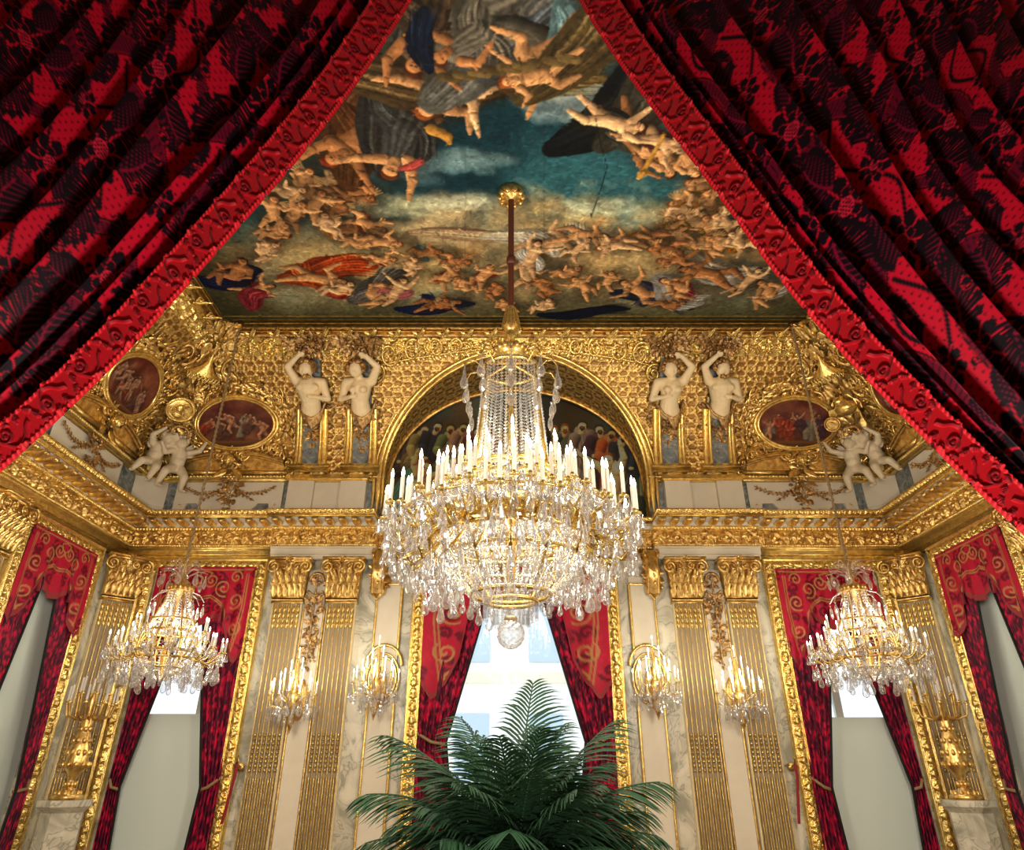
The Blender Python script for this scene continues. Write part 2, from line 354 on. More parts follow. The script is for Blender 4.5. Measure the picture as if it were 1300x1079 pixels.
# ------------------------------------------------------------------ shell of the room
def wall_boxes(mb, spans, y0,y1, swap=False):
    for (a0,a1,z0,z1) in spans:
        if swap: box(mb,y0,y1,a0,a1,z0,z1)
        else: box(mb,a0,a1,y0,y1,z0,z1)
WX0,WX1,CWX,WZ0,WZ1=3.70,5.09,1.27,.35,4.12; SY0,SY1=7.83,9.22
mb=MB(); wall_boxes(mb,[(-6.1,-WX1,0,4.9),(-WX0,-CWX,0,4.9),(CWX,WX0,0,4.9),(WX1,6.1,0,4.9),(-WX1,-WX0,WZ1,4.9),(WX0,WX1,WZ1,4.9),(-CWX,CWX,WZ1,4.9),(-WX1,-WX0,0,WZ0),(WX0,WX1,0,WZ0),(-CWX,CWX,0,WZ0)],D,D+.35)
mb.build('wall_back',M['marble'],kind='structure',smooth=False)
for sd,sg in (('left',-1),('right',1)):
    mb=MB(); wall_boxes(mb,[(1.9,SY0,0,4.9),(SY1,10.35,0,4.9),(SY0,SY1,WZ1,4.9),(SY0,SY1,0,WZ0)],*sorted((sg*W,sg*(W+.4))),swap=True)
    mb.build('wall_'+sd,M['marble'],kind='structure',smooth=False)
mb=MB(); box(mb,-6.1,6.1,1.9,10.35,-.1,0); mb.build('floor',M['floor'],kind='structure',smooth=False)
# wall round the doorway between the anteroom and the salon
mb=MB(); wall_boxes(mb,[(-6.1,-1.95,0,7.6),(1.95,6.1,0,7.6),(-1.95,1.95,5.6,7.6)],1.72,1.9); mb.build('wall_front',M['ante'],kind='structure',smooth=False)
mb=MB(); box(mb,-2.6,2.6,-3.2,1.72,-.1,0); box(mb,-2.6,2.6,-3.2,1.72,5.7,5.8); box(mb,-2.7,-2.6,-3.2,1.72,0,5.8); box(mb,2.6,2.7,-3.2,1.72,0,5.8); box(mb,-2.6,2.6,-3.3,-3.2,0,5.8)
mb.build('wall_anteroom',M['ante'],kind='structure',smooth=False)

# cove walls: gilded ring diaper on tan ground
DG0,DG1=S(158,114,58),S(244,208,122)
def cove_grid(a0,a1,side,name,arch=False):
    na,nb=int((a1-a0)/.0125),190
    a=np.linspace(a0,a1,na); z=np.linspace(5.44,7.47,nb); A,Z=np.meshgrid(a,z,indexing='ij')
    arc=(Z-5.47)*(1+.35*np.clip((Z-5.47)/1.98,0,1))
    h=smp(T_di,A/.30,arc/.375); n=vnoise(nb,na,14,3)
    k=np.clip(h*1.25,0,1)[...,None]; col=DG0*(1-k)+DG1*k; col=col*(.8+.4*n[...,None])
    P=np.stack([A,Z,.016*h],-1); f=gridf(na,nb)
    if arch:
        ins=((A/2.04)**2+(np.clip(Z-5.47,0,9)/1.71)**2<1).ravel(); f=f[~ins[f].any(1)]
    mb=MB(); mb.add(P.reshape(-1,3),f,col.reshape(-1,3)); mb.build(name,M['golda'],warp=wall_warp(side,'cove'),kind='structure')
cove_grid(-5.6,5.6,'back','trim_60',True)
cove_grid(1.9,9.9,'left','trim_61'); cove_grid(1.9,9.9,'right','trim_62')

# profile strips
def strip(mb, prof, u0,u1, tile=None, tw=.3, amp=.02, du=.012, ns=None, col=None, colfn=None, ends=True):
    p=np.asarray(prof,float); L=np.concatenate([[0],np.cumsum(np.hypot(*np.diff(p,axis=0).T))]); ns=ns or max(2,int(L[-1]/.012)) 
    s=np.unique(np.concatenate([np.linspace(0,L[-1],ns),L])) if tile is None else np.linspace(0,L[-1],ns)
    d=np.interp(s,L,p[:,0]); z=np.interp(s,L,p[:,1]); td,tz=np.gradient(d),np.gradient(z); n=np.hypot(td,tz)+1e-9; nd,nz=tz/n,-td/n
    nu=max(2,int((u1-u0)/du)) if tile is not None else 2
    u=np.linspace(u0,u1,nu); U,Sx=np.meshgrid(u,s,indexing='ij'); h=0 if tile is None else amp*smp(tile,U/tw,1-Sx/L[-1]*.999)
    Dd=d[None]+h*nd[None]; Z=z[None]+h*nz[None]; Dd=np.broadcast_to(Dd,U.shape).copy(); Z=np.broadcast_to(Z,U.shape).copy()
    if ends:
        U=np.vstack([U[:1],U,U[-1:]]); Dd=np.vstack([np.full((1,len(s)),-.02),Dd,np.full((1,len(s)),-.02)]); Z=np.vstack([Z[:1],Z,Z[-1:]])
    c=None
    if colfn is not None: c=colfn(h,U)
    grid(mb,np.stack([U,Z,Dd],-1),col if c is None else c)
SEG={'back':[(-5.7,-3.52,0,1),(-3.52,-2.0,.06,1),(-2.0,2.0,-.02,.42),(2.0,3.52,.06,1),(3.52,5.7,0,1)],'left':[(1.9,9.98,0,1)],'right':[(1.9,9.98,0,1)]}
TR=0
def sprof(p,off,sc): return [(d*sc+off,z) for d,z in p]
for side in ('back','left','right'):
    ww=wall_warp(side)
    g=MB(); g2=MB(); cr=MB(); mod=MB()
    for (u0,u1,off,sc) in SEG[side]:
        e=dict(ends=True)
        strip(cr if off>0 else g2,sprof([(0,4.24),(.07,4.24),(.07,4.30),(.10,4.30),(.10,4.37),(.13,4.39),(.13,4.41)],off,sc),u0,u1,**e)
        strip(g2,sprof([(.13,4.405),(.155,4.42),(.155,4.435),(.12,4.44)],off,sc),u0,u1,T_bd,.035,.012,.009,5)
        strip(g,sprof([(.11,4.44),(.11,4.65)],off,sc),u0,u1,T_fr,.72,.05,.011,24)
        strip(g2,sprof([(.11,4.65),(.15,4.655),(.17,4.67),(.17,4.695)],off,sc),u0,u1,T_bd,.045,.016,.009,8)
        strip(cr,sprof([(.16,4.695),(.17,4.70),(.17,4.745),(.43,4.75)],off,sc),u0,u1)
        strip(g2,sprof([(.43,4.745),(.46,4.745),(.46,4.775),(.50,4.78)],off,sc),u0,u1)
        strip(g2,sprof([(.47,4.78),(.50,4.785),(.53,4.825),(.53,4.84)],off,sc),u0,u1,T_eg,.075,.02,.009,9)
        strip(cr,sprof([(.53,4.84),(.40,4.845),(.1,4.85)],off,sc),u0,u1)
        # modillion blocks with a leaf under each
        n=max(1,int((u1-u0)/.19))
        if sc==1:
            for i in range(n):
                u=u0+(i+.5)*(u1-u0)/n
                P=[]; 
                for j,t in enumerate(np.linspace(0,1,6)):
                    d=off+.17+.25*t; z=4.735-.03*math.sin(t*PI*1.1)-.018*(1-t)
                    P.append([(u-.05,4.75,d),(u-.05,z,d),(u-.02,z-.018,d),(u+.02,z-.018,d),(u+.05,z,d),(u+.05,4.75,d)])
                grid(mod,np.array(P)); ell(mod,(u,4.715,off+.41),(.05,.025,.03),8,5)
    TR+=1; cr.build('trim_%d'%TR,M['cream'],warp=ww,kind='structure',smooth=False)
    TR+=1; g.build('trim_%d'%TR,M['gold'],warp=ww,kind='structure')
    TR+=1; g2.build('trim_%d'%TR,M['goldb'],warp=ww,kind='structure')
    TR+=1; mod.build('trim_%d'%TR,M['gold'],warp=ww,kind='structure')
    # attic band and ledge
    at=MB(); ld=MB(); ty=MB()
    rngs=[(-5.7,-2.0),(2.0,5.7)] if side=='back' else [(1.9,9.98)]
    for a0,a1 in rngs:
        strip(at,[(.12,4.80),(.12,5.41)],a0,a1)
        strip(ld,[(.12,5.39),(.20,5.40),(.20,5.425),(.24,5.43)],a0,a1); strip(ld,[(.22,5.43),(.25,5.435),(.26,5.46),(.22,5.475)],a0,a1,T_bd,.05,.015,.009,7)
        strip(at,[(.26,5.47),(.1,5.48)],a0,a1)
    TR+=1; at.build('trim_%d'%TR,M['bmarble'],warp=ww,kind='structure',smooth=False)
    TR+=1; ld.build('trim_%d'%TR,M['goldb'],warp=ww,kind='structure')
    # crowning mouldings under the ceiling, with crossing leaf ties
    tp=MB(); tl=MB()
    U0,U1=(-5.6,5.6) if side=='back' else (1.9,9.9)
    def cprof(z0,z1,h): 
        z=np.array([z0,z0+.02,(z0+z1)/2,z1-.02,z1]); hh=np.array([0,h,h*1.15,h,0]); nd,nz=cove_n(z); return list(zip(cove_d(z)+hh*nd,z+hh*nz))
    strip(tp,cprof(7.30,7.37,.05),U0,U1,ends=False); strip(tp,cprof(7.375,7.40,.09),U0,U1,ends=False); strip(tp,cprof(7.405,7.46,.12),U0,U1,ends=False)
    strip(tp,[(1.05,7.46),(1.30,7.42),(1.38,7.42),(1.39,7.452)],U0,U1,ends=False)
    z=np.linspace(7.10,7.30,12); nd,nz=cove_n(z); strip(tl,list(zip(cove_d(z)+.01*nd,z+.01*nz)),U0,U1,T_fr,1.0,.06,.013,20,ends=False)
    TR+=1; tp.build('trim_%d'%TR,M['gold'],warp=ww,kind='structure')
    TR+=1; tl.build('trim_%d'%TR,M['goldb'],warp=ww,kind='structure')
    tt=MB()
    for i in range(int((U1-U0)/.36)):
        u=U0+.2+i*.36
        tube(tt,[(u-.03,7.30,.06),(u,7.34,.10),(u+.05,7.40,.12),(u+.09,7.44,.15)],.014,6); leaf(tt,u-.01,7.33,.6,.13,.06,.03,.02,3,None,.08); leaf(tt,u-.01,7.33,2.6,.1,.05,.03,.02,3,None,.08)
    wc=wall_warp(side,'cove'); TR+=1; tt.build('trim_%d'%TR,M['goldb'],warp=wc,kind='structure')

# arched opening: rim mouldings, soffit
ph=np.linspace(0,PI,160); ax=2.0*np.cos(ph); az=5.47+1.67*np.sin(ph)
ax=np.concatenate([[2.0,2.0],ax,[-2.0,-2.0]]); az=np.concatenate([[4.82,5.2],az,[5.2,4.82]])
ay=10-np.where(az<5.46,.14,cove_d(az)); Q=np.stack([ax,ay,az],1)
nrm=np.stack([ax/2.0,np.zeros_like(ax),np.clip(az-5.47,0,9)/1.67],1); nrm/=np.linalg.norm(nrm,axis=1)[:,None]
mb=MB(); tube(mb,Q+nrm*.05+np.array([0,-.03,0]),.045,10); tube(mb,Q+nrm*.125+np.array([0,-.01,0]),.028,8); tube(mb,Q+np.array([0,0.02,0]),.03,8)
mb.build('trim_arch_1' if False else 'trim_40',M['goldb'],kind='structure')
t=np.linspace(0,1,60); P=np.stack([np.repeat(ax[:,None],60,1),ay[:,None]*(1-t)+10.16*t,np.repeat(az[:,None],60,1)],-1)
arcl=np.concatenate([[0],np.cumsum(np.hypot(np.diff(ax),np.diff(az)))]); PP=[]
us=np.linspace(0,arcl[-1],460); P2=np.stack([np.stack([np.interp(us,arcl,P[:,j,k]) for k in range(3)],1) for j in range(60)],1)
UU=np.repeat(us[:,None],60,1); h=smp(T_di,UU/.33,P2[...,1]/.33); nn=np.stack([np.interp(us,arcl,nrm[:,k]) for k in range(3)],1)
k=np.clip(h*1.2,0,1)[...,None]
mb=MB(); grid(mb,P2-nn[:,None]*(.012*h[...,None]),DG0*(1-k)*.9+DG1*k); mb.build('trim_41',M['golda'],kind='structure')
mb=MB()
for sg in (-1,1):
    for i in range(26):
        f=PI*(.06+.88*i/25); 
    pass
# reveal bead row at the soffit's inner edge
tube(mb,Q*np.array([1,0,1])+np.array([0,10.12,0])-nrm*.02,.03,6); mb.build('trim_42',M['gold'],kind='structure')
# ------------------------------------------------------------------ painting
SK=[S(200,146,94),S(166,112,68),S(216,170,120),S(150,92,54)]
POSE={
 'fly':dict(h=(0,-.40),n=(0,-.30),sl=(-.10,-.27),sr=(.10,-.27),p=(.02,.0),el=(-.25,-.34),hl=(-.36,-.46),er=(.23,-.20),hr=(.34,-.30),kl=(-.10,.22),fl=(-.2,.44),kr=(.16,.16),fr=(.08,.38)),
 'sit':dict(h=(0,-.38),n=(0,-.29),sl=(-.11,-.26),sr=(.10,-.25),p=(.03,.0),el=(-.18,-.10),hl=(-.05,-.02),er=(.2,-.12),hr=(.28,-.2),kl=(.22,.04),fl=(.2,.28),kr=(.25,-.02),fr=(.34,.2)),
 'reach':dict(h=(.04,-.40),n=(.02,-.30),sl=(-.09,-.28),sr=(.11,-.27),p=(0,0),el=(-.14,-.46),hl=(-.10,-.62),er=(.26,-.34),hr=(.40,-.40),kl=(-.08,.24),fl=(-.02,.46),kr=(.12,.22),fr=(.2,.44)),
 'run':dict(h=(.06,-.38),n=(.04,-.29),sl=(-.07,-.28),sr=(.13,-.25),p=(-.02,0),el=(-.2,-.18),hl=(-.12,-.06),er=(.28,-.3),hr=(.36,-.42),kl=(.14,.16),fl=(.10,.36),kr=(-.16,.2),fr=(-.34,.3)),
 'stand':dict(h=(0,-.42),n=(0,-.33),sl=(-.12,-.29),sr=(.12,-.29),p=(0,.02),el=(-.17,-.10),hl=(-.08,-.02),er=(.17,-.10),hr=(.12,.04),kl=(-.06,.28),fl=(-.06,.52),kr=(.07,.28),fr=(.08,.52))}
def fig(cv,x,y,s,ang=0,flip=1,pose='fly',skin=0,drape=None,hair=(70,40,22),chub=1.0,robe=False,wing=False,rg_=rnd):
    sk=SK[skin] if isinstance(skin,int) else np.array(skin); c,sn=math.cos(ang),math.sin(ang); J={}
    for k,(a,b) in POSE[pose].items():
        a=(a+rg_.uniform(-.02,.02))*flip; b=b+rg_.uniform(-.02,.02); J[k]=(x+s*(a*c-b*sn),y+s*(a*sn+b*c))
    q=s*.052*chub
    for jj in ('h','p','kl'): cv.seg(J[jj],(J[jj][0]+q*2,J[jj][1]+q*1.5),q*3.2,q*3.4,S(44,34,22),sh=0,soft=q*4.5,al=.38)
    if wing:
        for sg in (-1,1):
            for i in range(5):
                a=ang-PI/2+sg*(1.0+.22*i); cv.seg(J['n'],(J['n'][0]+s*.3*math.cos(a),J['n'][1]+s*.3*math.sin(a)),q*.6,q*.25,S(190,150,100)*(.8+.08*i),sh=.3)
    if drape is not None:
        dc=np.array(drape)/255.
        if robe:
            cv.seg(J['n'],J['p'],q*2.0,q*2.6,dc,sh=.6); cv.seg(J['p'],J['kl'],q*2.5,q*2.4,dc,sh=.7); cv.seg(J['kl'],J['fl'],q*2.3,q*2.2,dc,sh=.7); cv.seg(J['p'],J['kr'],q*2.4,q*2.2,dc*.9,sh=.7); cv.seg(J['kr'],J['fr'],q*2,q*2,dc*.9,sh=.7)
        drp(cv,J['p'][0],J['p'][1],s*.55,s*.17,ang+flip*rg_.uniform(.2,1.4),dc,rg_)
    if not robe:
        cv.seg(J['p'],J['kr'],q*1.75,q*1.15,sk*.86,sh=.65); cv.seg(J['kr'],J['fr'],q*1.1,q*.6,sk*.86,sh=.65)
        cv.seg(J['p'],J['kl'],q*1.8,q*1.2,sk,sh=.65); cv.seg(J['kl'],J['fl'],q*1.15,q*.6,sk,sh=.65)
        cv.seg(((J['sl'][0]+J['sr'][0])/2,(J['sl'][1]+J['sr'][1])/2),J['p'],q*2.2,q*1.7,sk,sh=.6)
        cv.seg(J['sl'],J['sr'],q*1.2,q*1.2,sk,sh=.5)
    else:
        cv.seg(((J['sl'][0]+J['sr'][0])/2,(J['sl'][1]+J['sr'][1])/2),J['p'],q*2.1,q*1.9,dc*1.1,sh=.6)
        for i in range(7):
            o=(i-3)*q*.6; k=1.3 if i%2 else .55
            cv.path([(J['n'][0]+o*.5*c,J['n'][1]+o*.5*sn),(J['p'][0]+o*c,J['p'][1]+o*sn),(J['kl'][0]+o*1.3*c,J['kl'][1]+o*1.3*sn),(J['fl'][0]+o*1.3*c,J['fl'][1]+o*1.3*sn)],q*.26,np.clip(dc*k,0,1),sh=0,al=.45,soft=q*.3)
    for a,b,d in (('sr','er','hr'),('sl','el','hl')):
        if robe and pose=='stand': cv.seg(J[a],J[b],q*1.5,q*1.3,dc*.9,sh=.7); cv.seg(J[b],J[d],q*1.3,q*.9,dc*1.15,sh=.7); cv.seg(J[d],(J[d][0]+q*.5,J[d][1]),q*.55,q*.4,sk,sh=.5); continue
        cv.seg(J[a],J[b],q*1.0,q*.75,sk if a=='sl' else sk*.9,sh=.65); cv.seg(J[b],J[d],q*.75,q*.42,sk,sh=.65); cv.seg(J[d],(J[d][0]+.3*(J[d][0]-J[b][0]),J[d][1]+.3*(J[d][1]-J[b][1])),q*.5,q*.25,sk,sh=.5)
    cv.seg(J['n'],J['h'],q*.8,q*.8,sk*.85,sh=.5)
    hx,hy=J['h']; hc=np.array(hair)/255.
    up=((J['h'][0]-J['n'][0])*.25,(J['h'][1]-J['n'][1])*.25)
    cv.seg((hx+up[0],hy+up[1]),(hx+up[0]*1.3,hy+up[1]*1.3),q*1.35,q*1.3,hc,sh=.5)
    cv.seg(J['h'],(hx-up[0]*.8+.2*q,hy-up[1]*.8),q*1.12,q*.85,sk*1.05,sh=.45)
    if pose=='stand': cv.seg((hx-up[0]*1.5,hy-up[1]*1.5),(hx-up[0]*2.1,hy-up[1]*2.1),q*.75,q*.4,hc,sh=.4)
    if q>2.2:
        px,py=-up[1],up[0]; l=math.hypot(px,py)+1e-6; px/=l;py/=l
        for sg in (-1,1): cv.seg((hx+px*q*.42*sg,hy+py*q*.42*sg),(hx+px*q*.2*sg,hy+py*q*.2*sg),q*.14,q*.12,sk*.35,sh=0)
        cv.seg((hx-up[0]*.9-px*q*.25,hy-up[1]*.9-py*q*.25),(hx-up[0]*.9+px*q*.25,hy-up[1]*.9+py*q*.25),q*.1,q*.1,sk*np.array([.75,.4,.4]),sh=0)
def drp(cv,x,y,L,Wd,ang,col,r=rnd,n=13):
    c,s=math.cos(ang),math.sin(ang); ts=np.linspace(-.5,.5,7); w1,w2=r.uniform(0,6),r.uniform(3,6)
    base=[(x+t*L*c-Wd*.4*math.sin(w1+w2*t)*s,y+t*L*s+Wd*.4*math.sin(w1+w2*t)*c) for t in ts]
    b2=crv(base,24); cv.path(b2,np.interp(np.linspace(0,6,len(b2)),range(7),[Wd*.35,Wd*.7,Wd*.9,Wd,Wd*.8,Wd*.65,Wd*.25]),col*.75,sh=.25,soft=max(1.,Wd*.08))
    for i in range(n):
        o=(i/(n-1)-.5)*1.5*Wd; ln=[(bx-s*o*(.5+.8*j/6)+r.uniform(-.05,.05)*Wd,by+c*o*(.5+.8*j/6)) for j,(bx,by) in enumerate(base)]
        k=[.5,1.05,.8,1.35,.6,1.2][i%6]*r.uniform(.85,1.15); ln=crv(ln,24); kk_=len(ln); cv.path(ln,(.015+.095*np.sin(np.linspace(.15,PI-.1,kk_)))*Wd*r.uniform(.5,1.2),np.clip(col*k+(.05 if k>1.3 else 0),0,1),sh=.3,al=.6,soft=max(1.,Wd*.05))
# ---- ceiling canvas
CXH=4.34; CY0,CY1=1.9,8.66; PXM=108.
cw,chh=int(2*CXH*PXM),int((CY1-CY0)*PXM)
cv=Cv(cw,chh)
def cc(px,py):                                  # a place on the ceiling as seen from the doorway
    x,y=on_z(px,py,ZC); return (x+CXH)*PXM,(CY1-y)*PXM
yy=np.linspace(CY1,CY0,chh)[:,None]; n1=vnoise(cw,chh,7,1,6); n2=vnoise(cw,chh,5,9,5); n3=vnoise(cw,chh,16,4,4)
xx=np.linspace(-CXH,CXH,cw)[None]
def mixc(a,b,t): t=np.clip(t,0,1)[...,None]; return a*(1-t)+b*t
deep,teal,pale,crm,tan,olive,umb=S(24,52,60),S(52,98,104),S(122,150,140),S(214,190,134),S(176,136,84),S(74,72,44),S(40,34,24)
im=mixc(deep,teal,(n1-.32)*3.2); im=mixc(im,pale,(n2-.56)*5*(n1>.3)); im=mixc(im,S(170,172,140),(n1*.5+n3*.5-.60)*7)
band=np.exp(-((yy-7.0-.25*np.sin(xx*1.1))/.55)**2); im=mixc(im,S(112,92,62),(n2*.8+.35)*band*1.2)
band2=np.exp(-((yy-7.05)/.42)**2); im=mixc(im,crm,(n1-.40)*4.0*band2); im=mixc(im,tan,(n3-.5)*3*band2)
low=np.clip((yy-7.3)/.5,0,1)*(1-.0*xx); im=mixc(im,mixc(tan,crm,(n3-.4)*3),low*(.35+.6*n1)); im=mixc(im,olive,np.clip((yy-7.9)/.5,0,1)*(.3+.9*n2))
im=mixc(im,S(70,120,120),np.clip((n1-.55)*5,0,1)*low*.8)
edge=np.clip((np.abs(xx)-3.3)/.8,0,1)*np.ones_like(yy); im=mixc(im,olive*.7,edge*.8*(.5+n2)); near=np.clip((4.75-yy)/.8,0,1)*np.ones_like(xx); im=mixc(im,umb*1.5,near*(.75+.3*n1))
lf=np.clip((-xx-1.0)/1.2,0,1)*np.exp(-((yy-4.9)/.7)**2); im=mixc(im,S(60,52,34),lf*.8)
im=mixc(im,S(20,20,22),np.clip((n3-.62)*6,0,1)*near)
cv.im=im
R3=random.Random(21)
ANG0=0.0
def F(px,py,s,ang=0,flip=1,pose='fly',**k):
    x,y=cc(px,py); fig(cv,x,y,s*PXM,ang+ANG0,flip,pose,rg_=R3,**k)
def Dp(px,py,L,Wd,ang,col): x,y=cc(px,py); drp(cv,x,y,L*PXM,Wd*PXM,ang,np.array(col)/255.,R3,17)
def cloudy(px,py,r,col,n=16):
    for i in range(n):
        x,y=cc(px+R3.uniform(-r,r)*1.4,py+R3.uniform(-r,r)*.4); q=R3.uniform(.05,.14)*PXM*r/30; cv.seg((x,y),(x+R3.uniform(8,30),y+R3.uniform(-4,4)),q,q*.6,np.array(col)/255.*R3.uniform(.8,1.15),sh=.35,soft=q*.8,al=.45)
for a in [(350,240,30,(150,130,80)),(430,330,50,(196,170,110)),(520,300,40,(210,190,140)),(620,285,60,(216,186,132)),(700,275,50,(190,160,105)),(800,285,50,(206,180,120)),(860,325,40,(170,150,100)),(560,262,30,(196,196,160)),(760,262,26,(190,196,160)),(585,205,30,(120,150,150)),(700,120,40,(150,160,150)),(720,140,30,(120,140,140)),(480,262,30,(180,180,140)),(600,345,60,(200,170,110)),(740,340,60,(190,160,105)),(500,215,30,(90,120,125))]: cloudy(*a)
# far (back-wall) rim: parapet and reclining groups, heads towards the wall
for i in range(9):
    x0,_=cc(275+i*84,398); box_y0=(CY1-8.46)*PXM
yb=int((CY1-8.42)*PXM); cv.im[:yb]=mixc(S(46,44,28),S(92,80,40),n3[:yb]*1.2-.2); cv.im[:int(.07*PXM)]=S(20,18,12); cv.im[yb-3:yb]=S(140,112,50); cv.im[int(yb*.55):int(yb*.55)+2]=S(120,96,44)
P_=PI
Dp(292,352,.9,.22,.2,(22,30,60)); F(300,352,.95,2.6,1,'sit',skin=1,drape=(24,28,60)); F(322,368,.7,1.9,-1,'fly',skin=0,drape=(130,40,48)); Dp(322,380,.5,.17,.8,(150,52,60))
Dp(415,345,1.3,.26,.1,(186,72,30)); F(395,352,1.05,1.3,1,'fly',skin=0,drape=(200,84,36)); F(430,372,.75,2.4,1,'sit',skin=2,drape=(170,60,40)); Dp(478,365,1.0,.25,.5,(96,92,84)); F(470,372,.95,1.9,-1,'sit',skin=0,drape=(110,104,96)); F(500,372,.8,2.5,1,'reach',skin=2,drape=(210,120,120))
Dp(552,390,1.1,.16,.05,(24,34,66)); F(552,386,.8,1.7,1,'fly',skin=1,drape=(26,36,70)); Dp(740,397,1.3,.13,.1,(18,26,44)); Dp(830,380,1.2,.2,-.35,(34,40,58)); F(820,372,1.0,-2.2,1,'fly',skin=0,drape=(60,60,80)); Dp(858,372,.9,.26,-.6,(200,196,184)); F(870,365,.9,-2.0,1,'sit',skin=0,drape=(150,60,60)); Dp(915,342,1.3,.25,-.4,(196,180,150)); F(905,350,1.1,-1.9,-1,'fly',skin=1,drape=(190,180,160)); F(980,374,.9,-2.4,1,'sit',skin=0,drape=(200,190,170)); F(945,360,.7,2.7,1,'reach',skin=2); F(845,390,.6,2.0,1,'sit',skin=1)
F(690,392,.6,2.8,1,'sit',skin=2,chub=1.25); F(640,392,.55,3.3,-1,'sit',skin=0,chub=1.25)
for (px,py,s,a,fl,ps) in [(565,352,.62,2.2,1,'run'),(590,366,.6,3.6,-1,'sit'),(612,352,.6,2.6,1,'fly'),(632,372,.55,3.4,1,'sit'),(668,352,.6,2.9,-1,'fly'),(690,366,.6,3.5,1,'run'),(718,350,.55,2.3,1,'sit'),(742,366,.6,3.8,-1,'fly'),(770,358,.5,2.8,1,'run'),(536,322,.55,1.7,1,'fly'),(516,340,.5,2.4,-1,'sit'),(575,330,.5,1.2,1,'run'),(560,390,.5,2.7,1,'sit'),(655,338,.5,1.8,1,'fly'),(480,330,.5,1.5,1,'run')]:
    F(px,py,s,a,fl,ps,skin=R3.choice([0,1,2]),chub=1.35,hair=(120,70,30),drape=R3.choice([None,None,(180,110,50),(150,60,40),(90,110,100)]),wing=R3.random()<.4)
Dp(600,298,1.6,.13,.02,(186,150,110)); Dp(690,300,1.5,.17,.1,(214,200,160)); F(690,312,1.0,2.0,1,'fly',skin=2,drape=(220,206,170)); F(672,330,.8,2.9,-1,'reach',skin=2,drape=(225,215,185)); F(735,298,.8,1.5,1,'fly',skin=0,drape=(206,190,150)); F(730,318,.6,2.4,1,'run',skin=2)
# left side swarm
for i,(px,py,a) in enumerate([(418,232,2.2),(432,248,1.4),(448,240,.9),(425,272,2.7),(440,292,1.8),(462,282,.8),(470,300,1.3),(456,312,2.2),(412,290,2.9),(398,262,2.5),(378,232,2.3),(362,248,1.9),(372,275,2.6),(350,300,2.4),(330,318,2.0),(480,308,1.5),(345,272,2.8)]):
    F(px,py,.62,a,1 if i%2 else -1,R3.choice(['fly','run','sit','reach']),skin=R3.choice([0,1,2,0]),chub=1.3,hair=(110,60,26),drape=R3.choice([None,(170,100,40),(120,60,34),None]),wing=R3.random()<.35)
# right side swarm
for i,(px,py,a) in enumerate([(895,240,-2.0),(880,252,-1.2),(905,262,-2.4),(868,268,-1.0),(885,282,-1.9),(860,290,-1.3),(842,296,-1.2),(820,302,-1.4),(800,306,-1.6),(905,292,-2.5),(925,285,-2.0),(878,308,-1.7),(850,316,-1.4),(915,312,-2.2),(786,312,-1.4),(862,330,-1.6),(940,310,-2.2)]):
    F(px,py,.6,a,1 if i%2 else -1,R3.choice(['fly','run','sit','reach']),skin=R3.choice([0,1,2,0]),chub=1.3,hair=(110,60,26),drape=R3.choice([None,(170,110,40),(150,120,50),None]),wing=R3.random()<.35)
ANG0=PI
# near (upper) left: robed woman, bare-backed man, golden horn
Dp(470,165,1.7,.36,1.0,(92,58,30)); F(470,165,1.5,2.2,1,'reach',skin=1,drape=(96,60,30),hair=(96,40,20)); Dp(512,140,1.8,.34,1.25,(58,56,52)); F(510,165,1.55,2.9,-1,'reach',skin=0,drape=(66,66,62),robe=True,hair=(90,50,26))
x,y=cc(548,165); x2,y2=cc(570,182); cv.path([(x,y),((x+x2)/2+8,y-10),(x2,y2)],[8,6,3],S(196,140,60)); Dp(522,210,.3,.06,.3,(190,80,70))
# near top: women spilling over a ledge of masonry
Dp(560,95,2.2,.34,.1,(88,70,42)); Dp(640,90,1.9,.2,-.15,(112,92,52)); F(590,95,1.5,2.3,1,'fly',skin=0,drape=(120,84,40),robe=True,hair=(120,66,30)); F(630,100,1.2,2.0,1,'reach',skin=2,hair=(150,80,36)); Dp(640,30,2.2,.42,.7,(104,102,92)); Dp(665,60,1.2,.28,.3,(84,90,92)); F(548,22,1.3,2.6,1,'reach',skin=1,drape=(70,56,40),robe=True); F(610,40,1.2,2.3,-1,'run',skin=1,drape=(96,90,76),robe=True); F(715,62,1.35,2.1,-1,'fly',skin=0,drape=(110,140,140),hair=(150,56,26)); Dp(740,40,1.8,.3,.9,(92,76,44)); F(690,95,.9,1.8,1,'fly',skin=0,hair=(140,70,30))
Dp(538,52,.6,.13,1.6,(24,32,48))
for i in range(9):
    x,y=cc(560+i*19,98-i*3); cv.seg((x,y),(x+16,y-3),5,5,S(120,98,58)*(.7+.1*(i%3)),sh=.3)
# near right: dark robes and trumpets
Dp(790,120,1.9,.34,.9,(22,26,28)); Dp(815,110,1.6,.32,1.2,(66,62,50)); F(800,175,1.1,-2.4,1,'reach',skin=1,drape=(80,78,66)); F(845,190,.95,-2.8,-1,'sit',skin=0,drape=(30,26,32)); F(830,178,.8,-2.0,1,'fly',skin=2,drape=(100,50,40)); F(770,155,.9,-1.9,1,'reach',skin=2,drape=(50,50,44)); F(868,200,.8,-2.5,1,'sit',skin=0)
x,y=cc(842,172); x2,y2=cc(814,222); cv.path([(x,y),(x2,y2)],[2.5,3],S(190,140,60)); cv.seg((x2,y2),(x2-3,y2-6),7,3,S(200,150,70))
